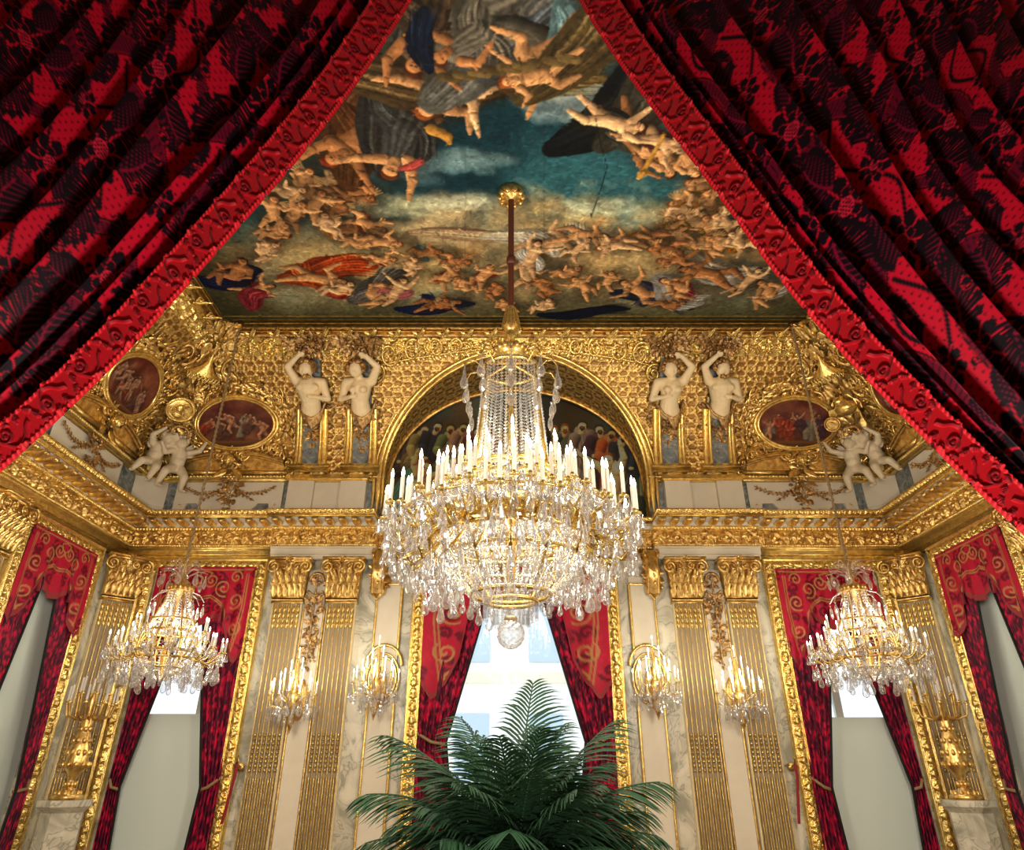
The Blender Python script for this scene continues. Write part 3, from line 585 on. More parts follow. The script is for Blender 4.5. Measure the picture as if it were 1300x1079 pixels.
# old seams and a crack
for px in (590,690): 
    a,b=cc(px,150),cc(px,395); cv.path([a,b],.6,S(30,40,40),sh=0,al=.22)
cv.path([cc(755,150),cc(762,185),cc(770,212),cc(762,240),cc(750,275)],.8,S(15,25,28),sh=0,al=.7)
brush(cv,17000,5,3,10,1.2)
gn=int(2*CXH*105); gm=int((CY1-CY0)*105)
X,Y=np.meshgrid(np.linspace(-CXH,CXH,gn),np.linspace(CY1,CY0,gm),indexing='ij')
col=cv.sample((X+CXH)/(2*CXH)*.9999,(CY1-Y)/(CY1-CY0)*.9999)
col=col*(.80+.40*vnoise(gm,gn,150,8,3))[...,None]; col=np.clip((col-.04)*1.05,0,1)
mb=MB(); grid(mb,np.stack([X,Y,np.full_like(X,ZC)],-1),col); mb.build('ceiling_canvas',M['canvas'],smooth=False,label='large painted ceiling canvas of clouded teal sky ringed with tumbling figures and cherubs',cat='painting')
mb=MB(); box(mb,-6.1,6.1,1.72,10.35,ZC+.03,ZC+.2); mb.build('ceiling',M['cream'],kind='structure',smooth=False)
del X,Y,col,im,n1,n2,n3

# ---- lunette canvas
lw,lh=620,400
cv=Cv(lw,lh); n1=vnoise(lw,lh,6,31,5); n2=vnoise(lw,lh,12,32,4); yv=np.linspace(0,1,lh)[:,None]*np.ones((1,lw)); xv=np.linspace(-2.1,2.1,lw)[None]*np.ones((lh,1))
im=mixc(S(26,34,38),S(46,78,82),(n1-.3)*2.5); im=mixc(im,S(30,20,14),np.exp(-((xv-.95)/.42)**2)*.95); im=mixc(im,S(70,44,24),np.exp(-((xv+.85)/.3)**2)*.8)
im=mixc(im,S(58,72,54),(yv-.60)*40); im=mixc(im,S(28,30,24),(yv-.63)*6*(n2+.3)); cv.im=im
sc_=lw/4.2
def lx(x): return (x+2.1)*sc_
def lz(z): return (7.24-z)*sc_
R4=random.Random(4)
for x in np.arange(1.15,2.05,.09): cv.seg((lx(x),lz(5.62)),(lx(x),lz(5.32)),4,6,S(120,120,88),sh=.8)
for (x,z,s,cl,hr,sk) in [(-1.72,6.05,.95,(52,40,38),(30,18,12),1),(-1.48,6.1,.9,(104,84,48),(60,30,14),0),(-1.3,6.12,.95,(24,26,34),(26,16,10),0),(-1.05,6.1,.9,(72,74,44),(40,22,12),1),(-.82,6.14,.9,(110,80,60),(30,18,12),1),(-.6,6.05,.9,(60,30,22),(40,20,12),0),(.62,6.1,.9,(30,26,24),(120,50,24),0),(.78,6.12,.9,(60,62,50),(90,44,20),1),(1.12,6.1,1.0,(96,78,66),(24,16,12),0),(1.34,6.06,.95,(46,28,34),(20,12,10),0),(1.52,6.0,.95,(160,64,30),(24,14,10),1),(1.7,5.95,.9,(26,32,40),(30,20,12),0),(.3,6.1,.9,(40,50,50),(50,30,20),1),(-.3,6.1,.9,(90,40,30),(50,30,20),0),(0,6.15,.95,(120,90,50),(60,40,26),0)]:
    fig(cv,lx(x),lz(z-.14),s*1.22*sc_,R4.uniform(-.1,.1),R4.choice([-1,1]),'stand',skin=sk,drape=cl,robe=True,hair=hr,rg_=R4)
fig(cv,lx(-1.5),lz(5.32),1.15*sc_,.1,1,'reach',skin=1,drape=(60,60,44),hair=(70,30,16),chub=1.25,rg_=R4); fig(cv,lx(1.45),lz(5.4),1.25*sc_,.15,-1,'reach',skin=0,hair=(100,50,20),chub=1.2,drape=(80,70,50),rg_=R4)
drp(cv,lx(-1.85),lz(5.3),.9*sc_,.14*sc_,1.9,S(74,104,84),R4)
cv.im=np.clip(cv.im*np.array([1.22,1.28,1.28]),0,.62); brush(cv,4500,6,3,6,.8)
nx,nz=460,300; X,Z=np.meshgrid(np.linspace(-2.1,2.1,nx),np.linspace(7.24,4.72,nz),indexing='ij')
col=cv.sample((X+2.1)/4.2*.999,(7.24-Z)/(lh/sc_)*.999); mb=MB(); grid(mb,np.stack([X,np.full_like(X,10.17),Z],-1),col)
mb.build('lunette_painting',M['varnish'],smooth=False,label='half-round painting of robed courtiers on a balustrade inside the gilt arch',cat='painting')
mb=MB(); box(mb,-2.3,2.3,10.2,10.35,4.9,7.5); mb.build('wall_back_upper',M['cream'],kind='structure',smooth=False)
# ------------------------------------------------------------------ things fixed to the cove
def world_pt(warp,a,b,h): return tuple(float(t) for t in warp(np.array([[a,b,h]],float))[0])
class Thing:
    def __init__(s,name,label,cat,loc,group=None):
        s.o=empty(name,loc,label,cat,group); s.loc=np.asarray(loc,float)
    def part(s,name,mb,mat,warp=None,parent=None,**k):
        return mb.build(name,mat,parent=parent or s.o,warp=shift_warp(s.loc,0,warp),**k)
def blob_mesh(fill,voxel=.014,it=3,fac=.5):
    """one continuous skin over overlapping tapered limbs"""
    mb=MB(); fill(mb); o=mb.build('body_form',M['ivory'],origin=(0,0,0))
    bpy.context.view_layer.update()
    md=o.modifiers.new('r','REMESH'); md.mode='VOXEL'; md.voxel_size=voxel
    s=o.modifiers.new('s','SMOOTH'); s.factor=fac; s.iterations=it
    dg=bpy.context.evaluated_depsgraph_get(); e=o.evaluated_get(dg); me=bpy.data.meshes.new_from_object(e)
    n=len(me.vertices); v=np.zeros(n*3,np.float32); me.vertices.foreach_get('co',v); f=[tuple(p.vertices) for p in me.polygons]
    q=np.array([x if len(x)==4 else (*x,x[2]) for x in f]); 
    tri=np.array([x for x in f if len(x)==3],int).reshape(-1,3); qd=np.array([x for x in f if len(x)==4],int).reshape(-1,4)
    bpy.data.objects.remove(o); bpy.data.meshes.remove(me)
    out=MB(); vv=v.reshape(-1,3).astype(float)
    if len(qd): out.add(vv,qd)
    if len(tri):
        if len(qd): out.l.append(tri.ravel()); out.n.append(np.full(len(tri),3))
        else: out.add(vv,tri)
    return out
def face_bits(m,c,r,fw=(0,0,1),rt=(1,0,0),up=(0,1,0)):
    c,fw,rt,up=map(lambda t:np.asarray(t,float),(c,fw,rt,up))
    def P(x,y,z): return c+r*(x*rt+y*up+z*fw)
    cap(m,P(0,.18,.86),r*.12,P(0,-.12,1.08),r*.17,8)                     # nose
    cap(m,P(-.5,.30,.74),r*.16,P(.5,.30,.74),r*.16,8)                    # brow
    for sg in (-1,1): ell(m,P(.36*sg,.08,.76),(r*.15,)*3,8,6); ell(m,P(.45*sg,-.22,.62),(r*.30,)*3,8,6); ell(m,P(.98*sg,0,.0),(r*.16,)*3,8,6)
    cap(m,P(-.22,-.46,.84),r*.10,P(.22,-.46,.84),r*.10,8); cap(m,P(-.13,-.58,.80),r*.10,P(.13,-.58,.80),r*.10,8)
    ell(m,P(0,-.82,.62),(r*.26,)*3,8,6)
    ell(m,P(0,-.35,.25),(r*.72,)*3,12,8)
def hand_bits(m,p,d,s,n=(0,0,1)):
    """palm, four bent fingers and a thumb"""
    p,d,n=map(lambda t:np.asarray(t,float),(p,d,n)); d=d/np.linalg.norm(d); q=np.cross(d,n); q/=np.linalg.norm(q)+1e-9; n=np.cross(q,d)
    cap(m,p,s*.30,p+d*s*.45,s*.34,8)
    for i,(o,l) in enumerate(((-.36,.52),(-.13,.62),(.11,.58),(.33,.46))):
        a=p+d*s*.55+q*s*o; b=a+(d*.55+n*.12)*s*l*1.4; c=b+(d*.35-n*.35)*s*l; cap(m,a,s*.15,b,s*.12,6); cap(m,b,s*.12,c,s*.09,6)
    a=p+q*s*-.35+d*s*.1; b=a+(-q*.6+d*.5)*s*.55; cap(m,a,s*.16,b,s*.12,6); cap(m,b,s*.12,b+(d*.8-q*.1)*s*.35,s*.09,6)

# caryatids: half figures, right hand raised to the load
def caryatid_body(flip,female):
    k=flip
    def X(a,b,h): return np.array([a*k,b,h])
    def fill(m):
        hip=X(0,-.06,.06); wa=X(.01,.12,.09); ch=X(-.01,.32,.13); nk=X(.0,.46,.16); hd=X(-.01 if not female else .03,.585,.20)
        cap(m,X(0,-.13,.05),.055,hip,.135,14); cap(m,hip,.135,wa,.115 if female else .125,14); cap(m,wa,.115 if female else .128,ch,.145 if female else .16,14)
        cap(m,X(-.13,.39,.13),.07,X(.13,.39,.13),.07,12); cap(m,ch,.1,nk,.055,12); cap(m,nk,.055,hd,.05,10)
        if female:
            for s in (-1,1): ell(m,X(.065*s,.30,.255),(.055,.055,.05),10,8)
        else:
            for s in (-1,1): ell(m,X(.075*s,.33,.23),(.08,.06,.045),10,8)
            for j in range(3):
                for s in (-1,1): ell(m,X(.04*s,.20-.075*j,.205-.012*j),(.04,.032,.024),8,6)
        ell(m,hd,(.092,.118,.10),14,12); face_bits(m,hd,.10,fw=(-.15*k,-.12,.97),up=(0,.98,.12))
        # raised arm (left in picture for flip 1)
        sh=X(-.16,.40,.13); el=X(-.25,.62,.20) ; ha=X(-.10,.765,.20)
        cap(m,sh,.066,el,.047,12); cap(m,el,.047,ha,.032,12); hand_bits(m,ha,X(.9,.35,0),.075)
        sh=X(.17,.39,.13); el=X(.24,.14,.14); ha=X(.09,.19,.27)
        cap(m,sh,.064,el,.046,12); cap(m,el,.046,ha,.032,12); hand_bits(m,ha,X(-.9,.1,.1),.07)
    return blob_mesh(fill,.0125,3)
PXC=[(-3.10,1,0),(-2.34,-1,1),(2.34,1,1),(3.10,1,0)]
CL=[('white stone caryatid of a bearded man, leftmost of the four over the gilt pilasters','left pair, outer'),('white stone caryatid of a woman beside the left shoulder of the arch',''),('white stone caryatid of a woman beside the right shoulder of the arch',''),('white stone caryatid of a bearded man, rightmost of the four, next to the right oval','')]
bz=6.47
for i,(cx,fl,fem) in enumerate(PXC):
    flp = fl if i<3 else 1
    if i==2: flp=-1
    if i==1: flp=-1
    wb=wall_warp('back','cove'); loc=world_pt(wb,cx,bz-.1,0)
    T=Thing('caryatid',CL[i][0],'statue',loc,None)
    T.part('body',caryatid_body(flp,fem),M['ivory'],lambda v,cx=cx,wb=wb: wb(np.stack([v[:,0]*1.15+cx,v[:,1]*.88+bz,v[:,2]+.06],1)))
    r_=random.Random(30+i); h=MB()                                   # hair
    for j in range(26):
        a=r_.uniform(-.3,PI+.3); q=.10; ell(h,(q*math.cos(a)+(.03*flp if fem else -.01*flp),.60+.12*math.sin(a)*.9,.19+r_.uniform(-.05,.05)),(.036,.036,.036),6,5)
    if not fem:
        for j in range(14): ell(h,(r_.uniform(-.05,.05),.49+r_.uniform(-.02,.03),.27+r_.uniform(-.01,.02)),(.022,.025,.02),6,5)
    T.part('hair',h,M['oldgold'],lambda v,cx=cx,wb=wb: wb(np.stack([v[:,0]*1.15+cx,v[:,1]*.88+bz,v[:,2]+.07],1)),label='brown gilded curls')
    d=MB()                                                            # drapery and leaves about the hips
    for j in range(9):
        t=j/8; tube(d,[(-.19+.05*t,.05-.05*t,.10),(-.10+.06*t,-.10-.03*t,.20),(.04,-.17-.02*j,.20),(.17-.04*t,-.06-.02*j,.13),(.22-.03*t,.12-.05*t,.06)],[.02,.026,.03,.026,.018],6)
    cluster(d,.0,-.24,.2,.17,70,.06,.12,None,.4,r_); cluster(d,.05*flp,-.40,.11,.12,26,.05,.09,None,.5,r_); cluster(d,-.2*flp,-.15,.07,.2,20,.05,.08,None,.3,r_); cluster(d,.22*flp,-.05,.07,.25,26,.05,.08,None,.3,r_)
    T.part('drapery',d,M['oldgold'],lambda v,cx=cx,wb=wb: wb(np.stack([v[:,0]+cx,v[:,1]*.88+bz,v[:,2]+.02],1)))
    b=MB(); cluster(b,0,.86,.27,.10,150,.055,.20,None,.65,r_); cluster(b,-.02,.93,.36,.045,60,.055,.12,None,.3,r_)
    T.part('fruit_basket',b,M['oldgold'],lambda v,cx=cx,wb=wb: wb(np.stack([v[:,0]+cx,v[:,1]*.88+bz,v[:,2]+.03],1)))
    # term-shaped pilaster behind it
    P=MB(); z0,z1=5.48,7.1
    for (a0,a1,hh) in ((-.24,-.17,.10),(.17,.24,.10),(-.17,-.13,.14),(.13,.17,.14)):
        strip_pts=[]
        zz=np.linspace(z0+.16,6.45,16); tp_=.0
        g_=np.stack([np.stack([np.full_like(zz,cx+a),zz,np.full_like(zz,q)],-1) for a,q in ((a0,0),(a0,hh),(a1,hh),(a1,0))]); grid(P,g_)
    zz=np.linspace(z0,z0+.16,8); pr=np.array([.2,.2,.17,.16,.12,.15,.12,.12]); 
    g_=np.stack([np.stack([np.full_like(zz,cx+a),zz,pr*q],-1) for a,q in ((-.29,0),(-.29,1),(.29,1),(.29,0))]); grid(P,g_)
    pl=Thing('term_pilaster',['tapering gilt term with a grey marble strip under the leftmost caryatid','tapering gilt term under the caryatid left of the arch','tapering gilt term under the caryatid right of the arch','tapering gilt term with a grey marble strip under the rightmost caryatid'][i],'pilaster',world_pt(wb,cx,5.48,0))
    pl.part('moulding',P,M['goldb'],wb)
    q=MB(); zz=np.linspace(z0+.15,7.08,24); grid(q,np.stack([np.stack([np.full_like(zz,cx+a),zz,np.full_like(zz,.05)],-1) for a in (-.14,.14)])); pl.part('marble_strip',q,M['bmarble'],wb)
    q=MB(); cluster(q,cx,6.02,.08,.22,34,.04,.09,None,.3,r_); pl.part('leaf_drop',q,M['gold'],wb)
# scrolled diagonal struts behind the upper figures
# ---- ovals
def oval_canvas(seed,dark):
    r=random.Random(seed); c=Cv(180,120); n=vnoise(180,120,7,seed,4); c.im=mixc(S(84,30,24),S(140,84,58),(n-.3)*2); c.im=mixc(c.im,S(60,50,40),(np.linspace(0,1,120)[:,None]-.8)*6*np.ones((1,180)))
    for j in range(6):
        fig(c,30+j*24+r.uniform(-5,5),66+r.uniform(-8,12),r.uniform(52,66),r.uniform(-.5,.5),r.choice([-1,1]),r.choice(['sit','reach','stand','run']),skin=S(*( (150,110,84) if dark else (184,128,92))),drape=r.choice([(150,60,34),(120,110,90),(96,60,50),(140,50,30),(70,40,50)]),robe=r.random()<.5,hair=(60,30,20),rg_=r)
    brush(c,900,seed,3,6,.9); c.seg((20,108),(160,108),6,6,S(96,60,36),sh=.4); return c
def oval(side,a0,z0,ra,rz,seed,label,dark=False):
    ww=wall_warp(side,'cove'); T=Thing('oval_painting',label,'painting',world_pt(ww,a0,z0-rz,0))
    c=oval_canvas(seed,dark); nr,na=44,120; R=np.linspace(.0,1,nr)[:,None]; A=np.linspace(0,2*PI,na,endpoint=False)[None]
    X=R*np.cos(A); Y=R*np.sin(A); col=c.sample(.5+.49*X,.5-.49*Y)
    m=MB(); grid(m,np.stack([a0+ra*X,z0+rz*Y,.075-.02*(1-R**2)*np.ones_like(X)],-1),col,wv=True); T.part('canvas',m,M['varnish'],ww,smooth=True)
    t=np.linspace(0,2*PI,90,endpoint=False)
    m=MB()
    for k,r,h in ((1.02,.022,.09),(1.10,.03,.075)): tube(m,np.stack([a0+ra*k*np.cos(t),z0+rz*(k+.02)*np.sin(t),np.full(90,h)],1),r,8,close=True)
    T.part('frame',m,M['goldb'],ww)
    m=MB(); r=random.Random(seed)
    for row,(k,n) in enumerate(((1.2,56),(1.34,64),(1.48,58))):
        for j in range(n):
            a=j*2*PI/n+r.uniform(-.03,.03); dr=1 if math.cos(a)*1>0 else -1
            x=a0+ra*k*math.cos(a); z=z0+rz*(k+.06*row)*math.sin(a); d=math.atan2(rz*math.cos(a),-ra*math.sin(a))
            if math.cos(a)<0: d+=PI
            if row==0: leaf(m,x,z,d+.35*(1 if j%2 else -1),.11,.055,.04,.03,3,None,.05)
            else: leaf(m,x,z,d+r.uniform(-.9,.9),.11*r.uniform(.8,1.3),.05,.035,.04,3,None,.03); 
            if r.random()<.25: ell(m,(x,z,.07),(.02,.02,.02),6,5)
    for k in range(4):
        a=PI/4+k*PI/2; spiral(m,a0+ra*1.45*math.cos(a),z0+rz*1.6*math.sin(a),.12,1.5,a,1 if k%2 else -1,.02,.06)
    T.part('wreath',m,M['gold'],ww)
oval('back',-4.25,6.24,.57,.335,3,'oval painting in a gilt wreath on the rear wall, left of the caryatids')
oval('back',4.28,6.24,.57,.335,8,'oval painting in a gilt wreath on the rear wall, right of the caryatids')
oval('left',8.28,6.22,.52,.36,15,'dark oval painting on the left side wall beside the edge of the draped curtain',True)
oval('right',8.28,6.22,.52,.36,19,'dark oval painting on the right side wall, mostly behind the draped curtain',True)
# ---- broken pediments with a gilt mask under each oval
def mask_head(m,x,y,r,h):
    ell(m,(x,y,h),(r*.8,r,r*.8),14,12); face_bits(m,(x,y,h),r*.82)
def pediment(side,a0,label):
    ww=wall_warp(side,'cove'); T=Thing('mask_pediment',label,'ornament',world_pt(ww,a0,5.48,0))
    m=MB(); T2=[]
    for sg in (-1,1):
        xs=np.linspace(.16,.80,20); top=5.62+.15*np.cos((xs-.2)/.62*PI/2)**1.2*0+.14*np.sin(np.clip((.84-xs)/.64,0,1)*PI*.5)
        for z_off,h in ((0,.10),(.03,.13),(.055,.10)):
            tube(m,np.stack([a0+sg*xs,top+z_off,np.full(20,h)],1),.02,6)
        P=np.stack([np.stack([a0+sg*xs,np.full(20,5.485),np.full(20,.06)],-1),np.stack([a0+sg*xs,top,np.full(20,.08)],-1)]); grid(m,P)
        spiral(m,a0+sg*.20,5.77,.07,1.4,-PI/2,sg,.022,.12); spiral(m,a0+sg*.86,5.66,.06,1.3,PI/2,-sg,.02,.10)
        box(m,a0+sg*.50-.38,a0+sg*.50+.38,5.48,5.53,0,.12)
        tube(m,[(a0+sg*.92,5.50,.05),(a0+sg*.98,5.62,.08),(a0+sg*.92,5.76,.05),(a0+sg*1.0,5.85,.04)],[.03,.03,.02,.01],6)
    T.part('broken_pediment',m,M['gold'],ww)
    m=MB(); mask_head(m,0,0,.098,.10); bm=m
    r=random.Random(4)
    T.part('mask',m,M['goldb'],lambda v: ww(np.stack([v[:,0]+a0,v[:,1]+5.69,v[:,2]+.08],1)))
    m=MB(); cluster(m,a0,5.81,.15,.05,34,.05,.16,None,.3,r); cluster(m,a0-.16,5.68,.06,.12,18,.05,.12,None,.2,r); cluster(m,a0+.16,5.68,.06,.12,18,.05,.12,None,.2,r)
    for sg in (-1,1): spiral(m,a0+sg*.17,5.76,.06,1.3,0,sg,.018,.14); leaf(m,a0+sg*.05,5.55,-PI/2+sg*.9,.22,.09,.04,.05,3,None,.10)
    T.part('hair_leaves',m,M['gold'],ww)
pediment('back',-4.28,'gilt mask with curling hair on a broken pediment under the rear left oval painting')
pediment('back',4.28,'gilt mask with curling hair on a broken pediment under the rear right oval painting')
pediment('left',8.28,'gilt mask on a broken pediment under the oval painting of the left side wall')
pediment('right',8.28,'gilt mask on a broken pediment under the oval painting of the right side wall')
# ---- attic panels: cream tablet, festoon, rosettes
def attic(side,a0,hw,label,lab2):
    ww=wall_warp(side,'flat',.12); T=Thing('attic_tablet',label,'panel',world_pt(ww,a0,4.86,0))
    m=MB(); n=60; x=np.linspace(-hw,hw,n); q=np.abs(x)/hw
    low=np.where(q>.78,4.93,np.where(q>.55,5.06,4.90+.14*np.clip(q/.55,0,1)**4))
    P=np.stack([np.stack([a0+x,np.full(n,5.39),np.full(n,0)],-1),np.stack([a0+x,np.full(n,5.39),np.full(n,.04)],-1),np.stack([a0+x,low,np.full(n,.04)],-1),np.stack([a0+x,low,np.full(n,0)],-1)]); grid(m,P)
    T.part('tablet',m,M['cream'],ww,smooth=False)
    for sg in (-1,1):
        r=MB(); rosette(r,a0+sg*hw*.88,5.04,.05,.03,6); T.part('rosette',r,M['gold'],ww)
    m=MB(); r=random.Random(int(a0*10)); 
    cluster(m,a0,5.37,.15,.07,36,.06,.10,None,.3,r); cluster(m,a0,5.16,.11,.12,34,.05,.08,None,.3,r); cluster(m,a0,5.03,.05,.07,14,.04,.06,None,.3,r)
    for sg in (-1,1):
        ps=[(a0+sg*(.08+.62*t),5.28-.10*math.sin(PI*t)+.04*t) for t in np.linspace(0,1,12)]; curve_leaves(m,ps,.05,.03,None,.009)
        ps=[(a0+sg*(.10+.30*t),5.25-.16*t) for t in np.linspace(0,1,6)]; curve_leaves(m,ps,.045,.03,None,.008)
    T3=Thing('leaf_festoon',lab2,'ornament',world_pt(ww,a0,4.98,.04)); T3.part('garland',m,M['oldgold'],lambda v: ww(v+np.array([0,0,.045])))
for side,a0,nm in (('back',-4.28,'rear wall, left window side'),('back',4.28,'rear wall, right window side'),('left',8.28,'left side wall above its window'),('right',8.28,'right side wall above its window')):
    attic(side,a0,.80,'cream attic tablet with two rosettes on the '+nm,'gilt leaf festoon hung over the cream attic tablet, '+nm)
for i,cx in enumerate((-2.81,2.81)):
    m=MB(); ww=wall_warp('back')
    for (a0,a1,h) in ((-.58,-.20,.24),(-.20,.20,.16),(.20,.58,.24)):
        for z0,z1,e in ((4.86,5.385,0),(4.86,4.95,.03)):
            P=np.array([[(cx+a0-e*.5,z0,.1),(cx+a0-e*.5,z0,h+e),(cx+a0-e*.5,z1,h+e),(cx+a0-e*.5,z1,.1)],[(cx+a1+e*.5,z0,.1),(cx+a1+e*.5,z0,h+e),(cx+a1+e*.5,z1,h+e),(cx+a1+e*.5,z1,.1)]],float); 
            box(m,cx+a0-e*.5,cx+a1+e*.5,z0,z1,.1,h+e)
    m.build('attic_pedestal',M['cream'],warp=ww,smooth=False,label=('cream stone pedestal block under the two caryatids left of the arch','cream stone pedestal block under the two caryatids right of the arch')[i],cat='pedestal')
    m=MB(); box(m,cx-.62,cx+.62,5.40,5.46,.1,.30); box(m,cx-.60,cx+.60,5.385,5.40,.1,.27); box(m,cx-.60,cx+.60,5.46,5.475,.1,.27)
    TR+=1; m.build('trim_%d'%TR,M['goldb'],warp=ww,kind='structure',smooth=False)
# ---- scrolling leafwork over the cove
def leafwork(side,spots,label,seed):
    ww=wall_warp(side,'cove'); m=MB(); r=random.Random(seed)
    for (a,z,rx,rz,n) in spots: cluster(m,a,z,rx,rz,n,.065,.06,None,.2,r)
    a,z=spots[0][:2]; o=m.build('gilt_leafwork',M['gold'],warp=ww,label=label,cat='ornament')
ww=wall_warp('back','cove')
for sg,nm in ((-1,'left'),(1,'right')):
    m=MB(); 
    for (x,z,R,a,d) in ((1.9,7.13,.14,0,1),(1.55,7.17,.12,1,-1),(1.2,7.2,.1,2,1),(2.1,6.9,.11,1,1),(.9,7.22,.09,0,-1)): spiral(m,sg*x,z,R,1.5,a,d*sg,.024,.05)
    ps=[(sg*(2.1-1.75*t),6.98+.22*t**.7) for t in np.linspace(0,1,22)]; curve_leaves(m,ps,.085,.045,None,.014)
    cluster(m,sg*.35,7.22,.22,.07,36,.05,.07,None,.3,random.Random(2)); 
    m.build('spandrel_leafwork',M['goldb'],warp=ww,label='gilt scrolling leaves in the spandrel at the %s shoulder of the arch'%nm,cat='ornament')
    m=MB(); r=random.Random(9+sg)
    cluster(m,sg*4.28,6.78,.42,.07,50,.06,.08,None,.25,r); cluster(m,sg*3.55,6.05,.10,.38,60,.06,.07,None,.2,r); cluster(m,sg*5.0,6.1,.12,.35,60,.06,.08,None,.2,r); cluster(m,sg*4.9,6.85,.28,.1,50,.06,.09,None,.2,r)
    for x,z,R in ((4.9,6.6,.14),(3.65,6.55,.1),(3.6,5.75,.1),(4.95,5.75,.1)): spiral(m,sg*x,z,R,1.5,1,sg,.024,.06)
    m.build('oval_leafwork',M['gold'],warp=ww,label='gilt leafwork spread round the oval painting of the rear wall, %s side'%nm,cat='ornament')
for side in ('left','right'):
    m=MB(); r=random.Random(5); 
    for a,z,rx,rz,n in ((8.3,6.78,.5,.1,60),(9.0,6.3,.12,.4,60),(7.5,6.2,.12,.4,60),(8.9,6.9,.25,.12,40),(7.6,5.7,.15,.12,24),(8.95,5.75,.12,.12,24)): cluster(m,a,z,rx,rz,n,.06,.08,None,.2,r)
    for a,z,R in ((7.7,6.6,.14),(8.95,6.65,.14),(7.55,5.85,.1)): spiral(m,a,z,R,1.5,1,1,.024,.06)
    m.build('oval_leafwork',M['gold'],warp=wall_warp(side,'cove'),label='gilt leafwork spread round the oval painting of the %s side wall'%side,cat='ornament')
# ---- corners: leafy boss, shell canopy, medallion or trophy, cherubs on a chamfered block
def corner_warp(sg,kind='cove',off=.22):
    q=.70711
    def w(v):
        a,b,h=v[:,0],v[:,1],v[:,2]
        if kind=='cove': nd,nz=cove_n(b); d=cove_d(b); hh=h*nd+off; z=b+h*nz
        else: d=np.full_like(a,.12); hh=h+off; z=b
        x=-(W-d)+a*q+hh*q; y=D-d+a*q-hh*q
        return np.stack([x if sg<0 else -x, y, z],1)
    return w
def cherub_fill(k,pose):
    def fill(m):
        def X(a,b,h): return np.array([a*k,b,h])
        if pose==0:   # seated, arm raised to the wreath
            J=dict(p=(0,.0,.1),c=(.02,.19,.12),h=(.07,.33,.16),s1=(-.07,.23,.13),e1=(-.11,.32,.18),w1=(-.03,.42,.2),s2=(.10,.22,.14),e2=(.20,.27,.2),w2=(.14,.38,.22),k1=(-.13,-.06,.22),f1=(-.20,-.19,.16),k2=(.03,-.10,.22),f2=(-.02,-.27,.18))
        else:
            J=dict(p=(0,-.02,.1),c=(.01,.17,.12),h=(.05,.31,.16),s1=(-.08,.21,.13),e1=(-.17,.27,.2),w1=(-.2,.37,.2),s2=(.10,.2,.14),e2=(.19,.13,.18),w2=(.24,.22,.2),k1=(-.09,-.14,.2),f1=(-.10,-.30,.14),k2=(.13,-.12,.2),f2=(.18,-.30,.16))
        J={a:X(*b) for a,b in J.items()}
        cap(m,J['p'],.085,J['c'],.088,12); cap(m,J['c'],.06,J['h'],.04,10); ell(m,J['h'],(.075,.08,.078),14,12); face_bits(m,J['h'],.074); ell(m,J['c']*.5+J['p']*.5+np.array([0,-.01,.045]),(.07,.07,.055),10,8)
        for s in '12':
            cap(m,J['s'+s],.044,J['e'+s],.034,10); cap(m,J['e'+s],.034,J['w'+s],.022,10); hand_bits(m,J['w'+s],J['w'+s]-J['e'+s],.045)
            cap(m,J['p']+np.array([(-.04 if s=='1' else .04)*k,-.02,.03]),.066,J['k'+s],.05,12); cap(m,J['k'+s],.05,J['f'+s],.028,10); cap(m,J['f'+s],.026,J['f'+s]+X(-.03,-.02,.06),.018,8)
    return blob_mesh(fill,.011,3)
def wing_mb(k):
    m=MB()
    for j in range(7): leaf(m,.0,.0,(PI*.5+k*(.5+.17*j)),.20-.012*j,.05,.015,.02,1,None,.006*j)
    return m
